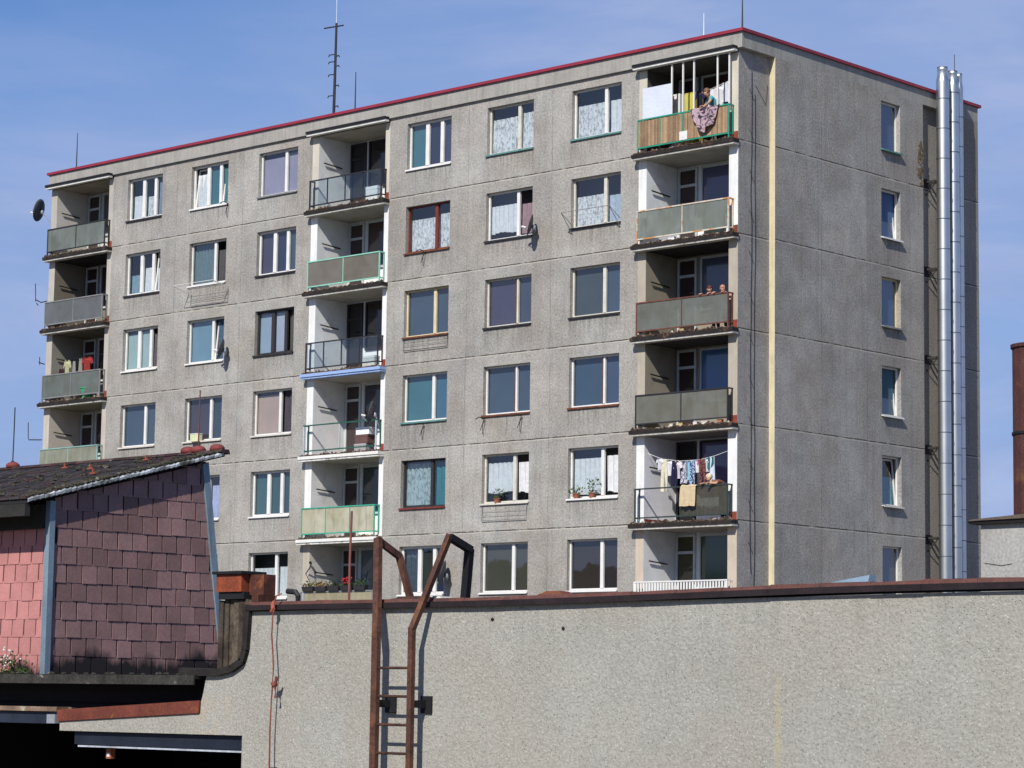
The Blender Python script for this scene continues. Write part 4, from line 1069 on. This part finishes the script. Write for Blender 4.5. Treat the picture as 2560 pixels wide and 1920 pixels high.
# curved tar-black edging stepping down at the left end
path = [(25.925, 2.60), (25.915, 2.40), (25.895, 2.15), (25.85, 2.04), (25.70, 1.965), (25.5, 1.93), (25.2, 1.925), (24.9, 1.94)]
b = MB()
for (x0, z0), (x1, z1_) in zip(path, path[1:]):
    nx, nz = -(z1_-z0), (x1-x0); l = math.hypot(nx, nz); nx, nz = -nx/l*.035, -nz/l*.035
    b.hexa([(x0-nx, YW-.05, z0-nz), (x1-nx, YW-.05, z1_-nz), (x1-nx, YW+.45, z1_-nz), (x0-nx, YW+.45, z0-nz), (x0+nx, YW-.05, z0+nz), (x1+nx, YW-.05, z1_+nz), (x1+nx, YW+.45, z1_+nz), (x0+nx, YW+.45, z0+nz)])
b.build('edging', M((.02, .017, .015), .8, 0, .35, 6, .3, stain=((.22, .15, .11), 5, .62, .72)), WALL)
b = MB(); b.hexa([(22.88, YW-.02, 1.398), (25.2, YW-.02, 1.518), (25.2, YW+.2, 1.518), (22.88, YW+.2, 1.398), (22.86, YW-.015, 1.52), (25.2, YW-.015, 1.645), (25.2, YW+.2, 1.645), (22.86, YW+.2, 1.52)])
b.build('lintel_flashing', M((.15, .04, .025), .8, 0, .3, 3, .25, stain=((.30, .11, .03), 4, .58, .7)), WALL)
b = MB(); b.box(23.1, 25.848, YW+.05, YW+.2, 1.16, 1.298); b.mi = 1; b.box(23.2, 25.846, YW+.02, YW+.2, 1.135, 1.152); b.build('steel_beam', [M((.022, .027, .042), .5, .3, .2, 3), M((.42, .45, .50), .6, 0, .3, 4, .2)], WALL)
b = MB(); b.box(21, 22.84, YW+.02, YW+.2, 1.37, 1.50); b.mi = 1; b.box(20.9, 22.86, YW-.02, YW+.25, 1.502, 1.55); b.build('side_beam', [M((.03, .04, .06), .5, .3, .3, 3), M((.20, .13, .09), .8, 0, .4, 4, .3, stain=((.45, .42, .3), 4, .55, .65))], WALL)
b = MB(); b.box(22.72, 22.86, YW-.04, YW+.04, 1.375, 1.47); b.build('pipe_end', M((.4, .42, .45), .5, .4), WALL)
# tarred ledge roof under the shingled annex and dark recess below it
b = MB(); b.box(20.5, 25.20, YW-.08, YW+.55, 1.86, 1.90); b.mi = 1; b.box(20.5, 25.20, YW-.10, YW-.082, 1.80, 1.895)
b.build('tar_roof', [M((.02, .018, .017), .85, 0, .3, 5, .3), M((.04, .037, .032), .9, 0, .4, 6, .4, stain=((.30, .29, .26), 6, .62, .72))], WALL)
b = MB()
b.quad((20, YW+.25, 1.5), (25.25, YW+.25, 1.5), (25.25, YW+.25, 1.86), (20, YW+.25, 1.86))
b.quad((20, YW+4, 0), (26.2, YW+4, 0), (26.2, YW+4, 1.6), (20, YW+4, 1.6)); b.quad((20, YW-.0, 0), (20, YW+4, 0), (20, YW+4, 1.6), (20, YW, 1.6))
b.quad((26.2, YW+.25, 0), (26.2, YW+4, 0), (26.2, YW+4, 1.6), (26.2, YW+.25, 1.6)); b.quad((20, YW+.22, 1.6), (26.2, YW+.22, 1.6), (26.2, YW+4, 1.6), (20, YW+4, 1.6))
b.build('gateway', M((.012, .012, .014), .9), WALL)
b = MB()
for i in range(34):
    x = random.uniform(21.2, 25.1); s_ = random.uniform(.012, .035); b.blob((x, YW-.04+random.random()*.3, 1.90+s_*.3), s_*1.6, s_, s_*.6, 6, .2)
b.build('moss', M((.03, .028, .022), .95, 0, .5, 12, .4, stain=((.20, .17, .14), 14, .6, .7)), WALL)['kind'] = 'stuff'
b = MB(); b.box(26, 42, YW+.25, YW+7, 2.35, 2.5); b.build('flat_roof', M((.06, .055, .05), .9), WALL)
b = MB()
for (x, z) in ((29.24, 2.42), (30.1, 2.33)):
    b.blob((x, YW-.0, z), .018, .012, .016, 7, .3)
b.build('wall_hole', BLACK, WALL)

t = thing('hanging_box', 'small rust-red box with a white front hanging under the steel beam of the gateway', 'box', (23.62, YW+.13, 1.02))
b = MB(); b.box(-.04, .04, -.03, .03, 0, .105); b.build('case', M((.30, .09, .05), .7), t)
b = MB(); b.box(-.022, .022, -.034, -.0305, .02, .06); b.build('plate', WHITE, t)
b = MB(); b.tube([(0, 0, .105), (0, 0, .118)], .006, 5); b.build('hook', BLACK, t)
# ------------------------------------------------------------------ roof ladder on the wall
LAD = thing('ladder', 'rusty brown iron ladder whose bent handrails hook over the rough-cast wall', 'ladder', (28.17, YW-.2, 0))
def rail(pts, w_, d): 
    b = MB()
    for a, c2 in zip(pts, pts[1:]):
        a, c2 = Vector(a), Vector(c2); t_ = (c2-a).normalized()*.012
        b.bar(a-t_*.4, c2+t_, w_, d)
    return b
xl, xr = -.235, .235
rail([(xl, 0, .05), (xl, 0, 2.30), (xl-.10, .10, 2.62), (xl-.24, .23, 3.20)], .075, .05).build('rail', LADDER, LAD)
rail([(xl-.24, .23, 3.19), (xl-.24, .52, 3.05), (xl-.12, .60, 2.55)], .05, .06).build('handrail', LADDER, LAD)
rail([(xr, 0, .05), (xr, 0, 2.33), (xr+.24, .23, 3.20)], .055, .05).build('rail', LADDER, LAD)
rail([(xr+.24, .23, 3.19), (xr+.24, .50, 3.09), (xr+.12, .57, 2.55)], .075, .06).build('handrail', BLACK, LAD)
for i in range(8):
    b = MB(); z = 1.975-.262*i; b.tube([(xl, 0, z), (xr, 0, z)], .013, 6); b.build('rung', RUSTDK, LAD)
for x in (xl, xr):
    b = MB(); b.box(x-.02, x+.02, .02, .198, 1.61, 1.68); b.box(x-.05, x+.09, .18, .199, 1.56, 1.72); b.build('wall_bracket', BLACK, LAD)

# ------------------------------------------------------------------ red lightning-conductor rope
t = thing('rope', 'thin red rope with a knot hanging down the rough-cast wall left of the ladder', 'rope', (26.38, YW-.1, 2.6))
b = MB(); b.tube([(.0, -.0, .0), (-.02, .0, -.3), (.02, 0, -.62), (.01, 0, -.8), (-.01, 0, -1.2), (.0, 0, -1.9), (.0, 0, -2.55)], .009, 5); b.build('strand', M((.22, .06, .045), .8), t)
b = MB(); b.tube([(.0, 0, -.78), (.07, -.01, -.78), (.09, -.02, -.72), (.05, 0, -.8), (.06, 0, -.92)], .016, 6); b.blob((.04, 0, -.79), .03, .025, .03, 8, .2); b.build('knot', M((.24, .07, .05), .8), t)
b = MB(); b.blob((0, -.01, -.03), .028, .02, .06, 8, .25); b.tube([(0, 0, 0), (.02, -.02, -.04), (-.02, -.02, -.08)], .012, 5); b.tube([(0, 0, .0), (.04, 0, .08), (.07, .04, .10)], .008, 5); b.build('hook', M((.34, .10, .06), .8), t)
b = MB(); b.tube([(0, 0, -1.6), (0, .098, -1.6)], .008, 5); b.build('clip', BLACK, t)

# ------------------------------------------------------------------ rusty vent stack at the wall's left end
t = thing('vent_box', 'rusty sheet-metal vent box on weathered planks beside the shingled annex', 'vent', (25.27, -40.9, 0))
b = MB(); b.box(-.26, .13, -.12, .16, 2.755, 2.935); b.build('housing', M((.22, .05, .022), .8, 0, .3, 6, .25, stain=((.07, .03, .026), 4, .48, .62)), t)
b = MB(); b.box(-.30, .165, -.15, .19, 2.937, 2.965); b.build('rim', BLACK, t)
b = MB(); b.box(-.24, .15, -.10, .14, 2.68, 2.753); b.build('collar', BLACK, t)
b = MB(); rg = random.Random(8)
for i in range(7):
    x = -.27+i*.077; b.box(x, x+.072, -.06+rg.uniform(-.015, .015), .12, 1.9, 2.678-rg.random()*.01, rg.random())
b.build('planks', M((.12, .095, .07), .85, 0, .3, 5, .3, 30, 0, ((.03, .022, .018), 3.5, .5, .62), .5, .2, .5), t)
b = MB(); b.box(.27, .37, -.1, .14, 2.0, 2.72); b.box(.14, .36, -.02, .14, 2.722, 2.93); b.build('side_sheet', M((.085, .03, .02), .8, 0, .4, 4, .3, stain=((.25, .08, .03), 5, .55, .65)), t)
t = thing('vent_pipe', 'short dark bent vent pipe behind the wall coping', 'vent pipe', (25.80, -40.6, 2.5))
b = MB(); b.tube([(.0, 0, 0), (.0, 0, .22), (-.04, 0, .26), (-.16, 0, .27)], .03, 8); b.build('pipe', DARKM, t)
b = MB(); b.tube([(.045, .03, 0), (.045, .03, .25)], .012, 6); b.build('stay', LT, t)
t = thing('standing_pipe', 'thin rust-red pole standing behind the coping just left of the ladder', 'pole', (25.925, -40, 2.5))
b = MB(); b.tube([(0, 0, 0), (.0, 0, .6), (.012, 0, 1.12)], .013, 7); b.build('shaft', M((.20, .075, .06), .7, 0, .2, 6), t)
b = MB(); b.lathe([(.045, 0), (.045, .03), (.02, .04)], (0, 0, 0), 10, True); b.build('base', RUSTDK, t)

# ------------------------------------------------------------------ shingled annex with slate lean-to roof
AX, AY = 21.935, -40.85
ANX = thing('shingled_annex', 'annex clad in pink and brown square shingles under a mossy dark lean-to roof', 'annex', (20.5, -39.6, 0), world=True)
PINK = M((.47, .205, .19), .75, 0, .10, 2.5, .08, rnd=.10, stain=((.16, .12, .09), 1.6, .68, .8))
BRWN = M((.25, .15, .14), .8, 0, .16, 2.2, .14, rnd=.22, stain=((.35, .30, .30), 3.5, .72, .8))
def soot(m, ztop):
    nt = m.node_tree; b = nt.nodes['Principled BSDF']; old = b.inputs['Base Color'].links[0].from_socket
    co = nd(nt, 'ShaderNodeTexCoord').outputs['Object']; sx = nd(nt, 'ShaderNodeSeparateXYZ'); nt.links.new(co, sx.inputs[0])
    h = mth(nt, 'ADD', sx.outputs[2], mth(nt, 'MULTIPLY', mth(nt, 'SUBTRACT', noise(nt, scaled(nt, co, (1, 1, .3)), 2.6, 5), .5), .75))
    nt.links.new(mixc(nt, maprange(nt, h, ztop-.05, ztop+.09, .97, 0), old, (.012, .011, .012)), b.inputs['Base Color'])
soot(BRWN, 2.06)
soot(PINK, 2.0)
zlo = 1.90
def yback(z): return -38.20-(z-2.0)*.155
b = MB()
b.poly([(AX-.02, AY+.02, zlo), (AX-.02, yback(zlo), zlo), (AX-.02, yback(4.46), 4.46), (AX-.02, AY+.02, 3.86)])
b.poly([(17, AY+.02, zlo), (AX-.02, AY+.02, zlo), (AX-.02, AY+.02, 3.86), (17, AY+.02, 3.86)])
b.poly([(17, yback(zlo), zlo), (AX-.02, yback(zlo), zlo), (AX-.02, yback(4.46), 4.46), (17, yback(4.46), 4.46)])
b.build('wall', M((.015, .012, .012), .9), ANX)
rg = random.Random(21)
def clip_tile(b, mk, a0, a1, z0, z1, zmax0, zmax1, amax0, amax1):
    """tile as a thin tilted slab; top clipped by the roof line, right edge by the sloping end"""
    a1 = min(a1, (amax0+amax1)/2)
    if a1-a0 < .03: return
    t0, t1 = min(z1, zmax0), min(z1, zmax1)
    if t0-z0 < .02 and t1-z0 < .02: return
    t0, t1 = max(t0, z0+.01), max(t1, z0+.01)
    o_ = .015+rg.uniform(-.003, .004); i_ = .006
    b.hexa([mk(a0, i_*.5, z0), mk(a1, i_*.5, z0), mk(a1, o_, z0), mk(a0, o_, z0), mk(a0, .001, t0), mk(a1, .001, t1), mk(a1, i_+.003, t1), mk(a0, i_+.003, t0)], rg.random())
TW, TH = .218, .205
bb = MB(); bp_ = MB()
for j in range(14):
    z0 = zlo+.03+j*TH; off = (j*.36 % 1)*TW
    a = -off
    while a < 2.9:
        jx = rg.uniform(-.004, .004); g0 = max(a, .06)+.009+jx; g1 = a+TW-.009+jx
        if g1-g0 > .03:
            zm = lambda q: 3.86+q*.255
            dz = rg.uniform(-.006, .006)
            ym = yback(z0)-AY-.07
            clip_tile(bb, lambda q, d, z: (AX-.02+d, AY+q, z), g0, g1, z0+dz-.022, z0+TH, zm(g0), zm(g1), ym, ym)
        a += TW
    a = -off-.07
    while a < 4.6:
        jx = rg.uniform(-.004, .004); g0 = max(a, .06)+.009+jx; g1 = a+TW-.009+jx
        if g1-g0 > .03:
            clip_tile(bp_, lambda q, d, z: (AX-q, AY+.02-d, z), g0, g1, z0+rg.uniform(-.005, .005)-.022, z0+TH, 3.8, 3.8, 9, 9)
        a += TW
bb.build('shingles', BRWN, ANX); bp_.build('shingles', PINK, ANX)
TRIM = M((.22, .30, .36), .5, .2, .15, 3, .1, streak=.3)
b = MB(); b.box(AX-.07, AX+.016, AY-.014, AY+.0, zlo, 3.84); b.box(AX+.002, AX+.016, AY+.001, AY+.06, zlo, 3.84); b.build('corner_trim', TRIM, ANX)
b = MB(); b.hexa([(AX-.02, yback(zlo)-.08, zlo), (AX+.018, yback(zlo)-.08, zlo), (AX+.018, yback(zlo)+.01, zlo), (AX-.02, yback(zlo)+.01, zlo), (AX-.02, yback(4.45)-.08, 4.42), (AX+.018, yback(4.45)-.08, 4.42), (AX+.018, yback(4.45)+.01, 4.45), (AX-.02, yback(4.45)+.01, 4.45)])
b.build('end_trim', TRIM, ANX)
# roof: slates in rows, verge strip, eave board with a dark strip for its shadow, ridge caps
ye, ze, yr, zr = -41.23, 3.785, -38.38, 4.53
def rf(y): return ze+(y-ye)*(zr-ze)/(yr-ye)
xv = AX+.085
b = MB(); b.hexa([(16.5, ye, ze), (xv, ye, ze), (xv, yr, zr), (16.5, yr, zr), (16.5, ye, ze+.05), (xv, ye, ze+.05), (xv, yr, zr+.05), (16.5, yr, zr+.05)])
b.build('roof', M((.02, .018, .02), .9), ANX)
b = MB(); n = 20
for j in range(n):
    y0 = ye-.02+(yr-ye)*j/n; y1 = y0+(yr-ye)/n*1.25; x = 16.5-(j % 2)*.1
    while x < xv-.02:
        x1 = min(x+.19, xv-.012); t_ = .012+rg.random()*.012
        y1c = min(y1, yr)
        b.hexa([(x, y0, rf(y0)+.055), (x1, y0, rf(y0)+.055), (x1, y1c, rf(y1c)+.052), (x, y1c, rf(y1c)+.052), (x, y0, rf(y0)+.055+t_), (x1, y0, rf(y0)+.055+t_), (x1, y1c, rf(y1c)+.06), (x, y1c, rf(y1c)+.06)], rg.random())
        x += .2
b.build('slates', M((.035, .03, .032), .85, 0, .3, 5, .3, rnd=.5, stain=((.09, .035, .028), 1.4, .56, .68)), ANX)
b = MB(); k = 38
for i in range(k):
    y0 = ye+(yr-ye-.02)*i/k; y1 = ye+(yr-ye-.02)*(i+.93)/k; jz = rg.uniform(-.008, .008)
    b.hexa([(xv-.012, y0, rf(y0)+.012), (xv+.016, y0, rf(y0)+.012), (xv+.016, y1, rf(y1)+.022), (xv-.012, y1, rf(y1)+.022), (xv-.03, y0, rf(y0)+.058), (xv+.016, y0, rf(y0)+.042+jz), (xv+.016, y1, rf(y1)+.052+jz), (xv-.03, y1, rf(y1)+.07)], rg.random())
b.build('verge', M((.33, .36, .37), .8, 0, .3, 5, .3, stain=((.05, .05, .04), 4, .5, .62), rnd=.4), ANX)
b = MB(); b.box(16.5, xv-.02, ye-.02, ye+.05, ze-.14, ze-.005); b.box(16.5, AX-.072, AY-.06, AY-.012, 3.53, 3.80); b.build('eave_board_and_shade', M((.03, .028, .025), .8, 0, .3, 3, .2, stain=((.25, .24, .17), 3, .6, .7)), ANX)  # second box: dark strip standing in for the eave's shadow on the pink wall
b = MB()
for i in range(360):
    u = rg.random(); y0 = ye+(yr-ye)*rg.random(); xx = xv-abs(rg.gauss(0, .12))-.02 if u < .6 else rg.uniform(19, xv-.05)
    s_ = rg.uniform(.012, .035)
    b.blob((xx, y0, rf(y0)+.075), s_*1.3, s_*1.3, s_*.8, 6, .25)
b.build('moss', M((.045, .042, .028), .95, 0, .5, 14, .4, stain=((.22, .22, .18), 9, .56, .66)), ANX)['kind'] = 'stuff'
b = MB(); x = 16.5
while x < xv:
    q_ = min(x+.24, xv+.03); b.hexa([(x, yr-.10, zr+.05), (q_, yr-.10, zr+.05), (q_, yr+.06, zr+.03), (x, yr+.06, zr+.03), (x, yr-.06, zr+.085), (q_, yr-.06, zr+.085), (q_, yr+.04, zr+.085), (x, yr+.04, zr+.085)], rg.random()); x += .25
b.build('ridge', M((.055, .03, .03), .85, 0, .3, 5, .2, rnd=.5), ANX)
CAP = M((.20, .045, .04), .7, 0, .2, 8)
for x in (17.84, 21.36, 21.56, 21.90):
    b = MB(); b.blob((x, yr-.02, zr+.10), .10, .09, .055, 12, .05); b.build('ridge_cap', CAP, ANX, True)
for (x, y0) in ((19.6, -38.9), (20.5, -39.2), (21.0, -38.75), (18.9, -39.5), (21.2, -39.7), (20.0, -40.4), (19.3, -40.0)):
    b = MB(); z = rf(y0); b.box(x-.05, x+.05, y0-.012, y0+.012, z+.078, z+.095); b.box(x-.010, x+.010, y0-.01, y0+.01, z+.0955, z+.14); b.build('snow_hook', M((.30, .08, .045), .8), ANX)
def pole(x, z1_, label, mtl):
    t = thing('lightning_rod', label, 'lightning rod', (x, yr-.02, zr+.12), 'lightning rods on the annex roof')
    b = MB(); b.tube([(0, 0, 0), (.005, 0, (z1_-zr)*.5), (.005, 0, z1_-zr-.12)], .0085, 6); b.build('shaft', mtl, t)
    b = MB(); b.lathe([(.03, 0), (.03, .03), (.012, .05)], (0, 0, 0), 8, True); b.build('foot', DARKM, t)
pole(21.55, 5.36, 'thin rust-red lightning rod rising from the annex ridge in front of a window', M((.15, .05, .05), .7))
pole(17.83, 5.40, 'thin dark lightning rod on the annex ridge at the left picture edge', DARKM)
# weeds at the annex foot
t = thing('weed', 'scrubby white-flowering weed at the foot of the pink shingles', 'plant', (21.45, AY-.14, 1.90))
b = MB()
for i in range(170): b.leaf((random.uniform(-.35, .33), random.uniform(-.05, .08), abs(random.gauss(0, .09))), .05)
b.build('foliage', LEAF, t)
b = MB()
for i in range(24): b.blob((random.gauss(-.05, .12), random.uniform(-.08, .02), .08+random.random()*.22), .011, .011, .01, 6)
b.build('flower', WHITE, t)
b = MB()
for i in range(10): b.tube([(random.uniform(-.3, .3), 0, 0), (random.uniform(-.3, .3), -.02, random.uniform(.1, .3))], .003, 4)
b.build('stem', LEAFD, t)

# ------------------------------------------------------------------ low house and stack at the right edge
RH = thing('low_house', 'small grey rendered house with a dark sagging roof at the right picture edge', 'house', (24.5, -17.5, 0), world=True)
b = MB(); b.box(20.87, 28, -20, -15, 0, 4.86); b.build('wall', M((.36, .35, .33), .9, 0, .14, 1.4, .22, 20, .01, stain=((.5, .49, .46), 1.5, .55, .7)), RH)
b = MB(); b.hexa([(20.70, -20.10, 4.862), (28.2, -20.10, 4.862), (28.2, -14.8, 4.862), (20.70, -14.8, 4.862), (20.68, -20.12, 4.91), (28.2, -20.12, 5.0), (28.2, -14.8, 5.5), (20.68, -14.8, 5.3)])
b.mi = 1; b.hexa([(20.69, -20.14, 4.915), (28.2, -20.14, 5.01), (28.2, -14.7, 5.51), (20.69, -14.7, 5.31), (20.72, -20.06, 4.95), (28.2, -20.06, 5.35), (28.2, -14.7, 5.6), (20.72, -14.7, 5.4)])
b.build('roof', [M((.02, .018, .017), .9), M((.11, .085, .065), .9, 0, .35, 3, .3)], RH)
b = MB(); b.tube([(20.95, -20.004, 4.18), (21.3, -20.004, 4.13), (21.5, -20.004, 4.16)], .006, 4); b.build('crack', BLACK, RH)
t = thing('smoke_stack', 'tall dark rust-brown stack at the right picture edge', 'chimney', (21.78, -19.6, 5.0))
b = MB(); b.lathe([(.42, 0), (.42, 2.92), (.45, 2.94), (.45, 3.0), (.36, 3.0), (.36, 2.7)], (0, 0, 0), 18); b.build('shaft', M((.075, .028, .024), .8, 0, .35, 2.5, .3, stain=((.15, .06, .03), 3, .55, .7)), t)
b = MB(); b.lathe([(.43, 1.4), (.44, 1.41), (.44, 1.45), (.43, 1.46)], (0, 0, 0), 18); b.build('band', BLACK, t)

# ------------------------------------------------------------------ wooded rise behind the viewer (seen only in window reflections)
b = MB(); rg = random.Random(2); pr = None
for i in range(90):
    a = -2.6+i*.055; d = 260
    x, y = 20+d*math.sin(a+1.2)*1., -60-d*abs(math.cos(a+1.2))*.9
    h = 21+3*math.sin(i*.5)+rg.random()*3
    if pr: b.quad((pr[0], pr[1], 0), (x, y, 0), (x, y-12, h), (pr[0], pr[1]-12, pr[2])); b.quad((pr[0], pr[1]-12, pr[2]), (x, y-12, h), (x, y-60, 0), (pr[0], pr[1]-60, 0))
    pr = (x, y, h)
structure(b.build('hills', M((.05, .06, .03), .95, 0, .4, .05, .3, .5)))
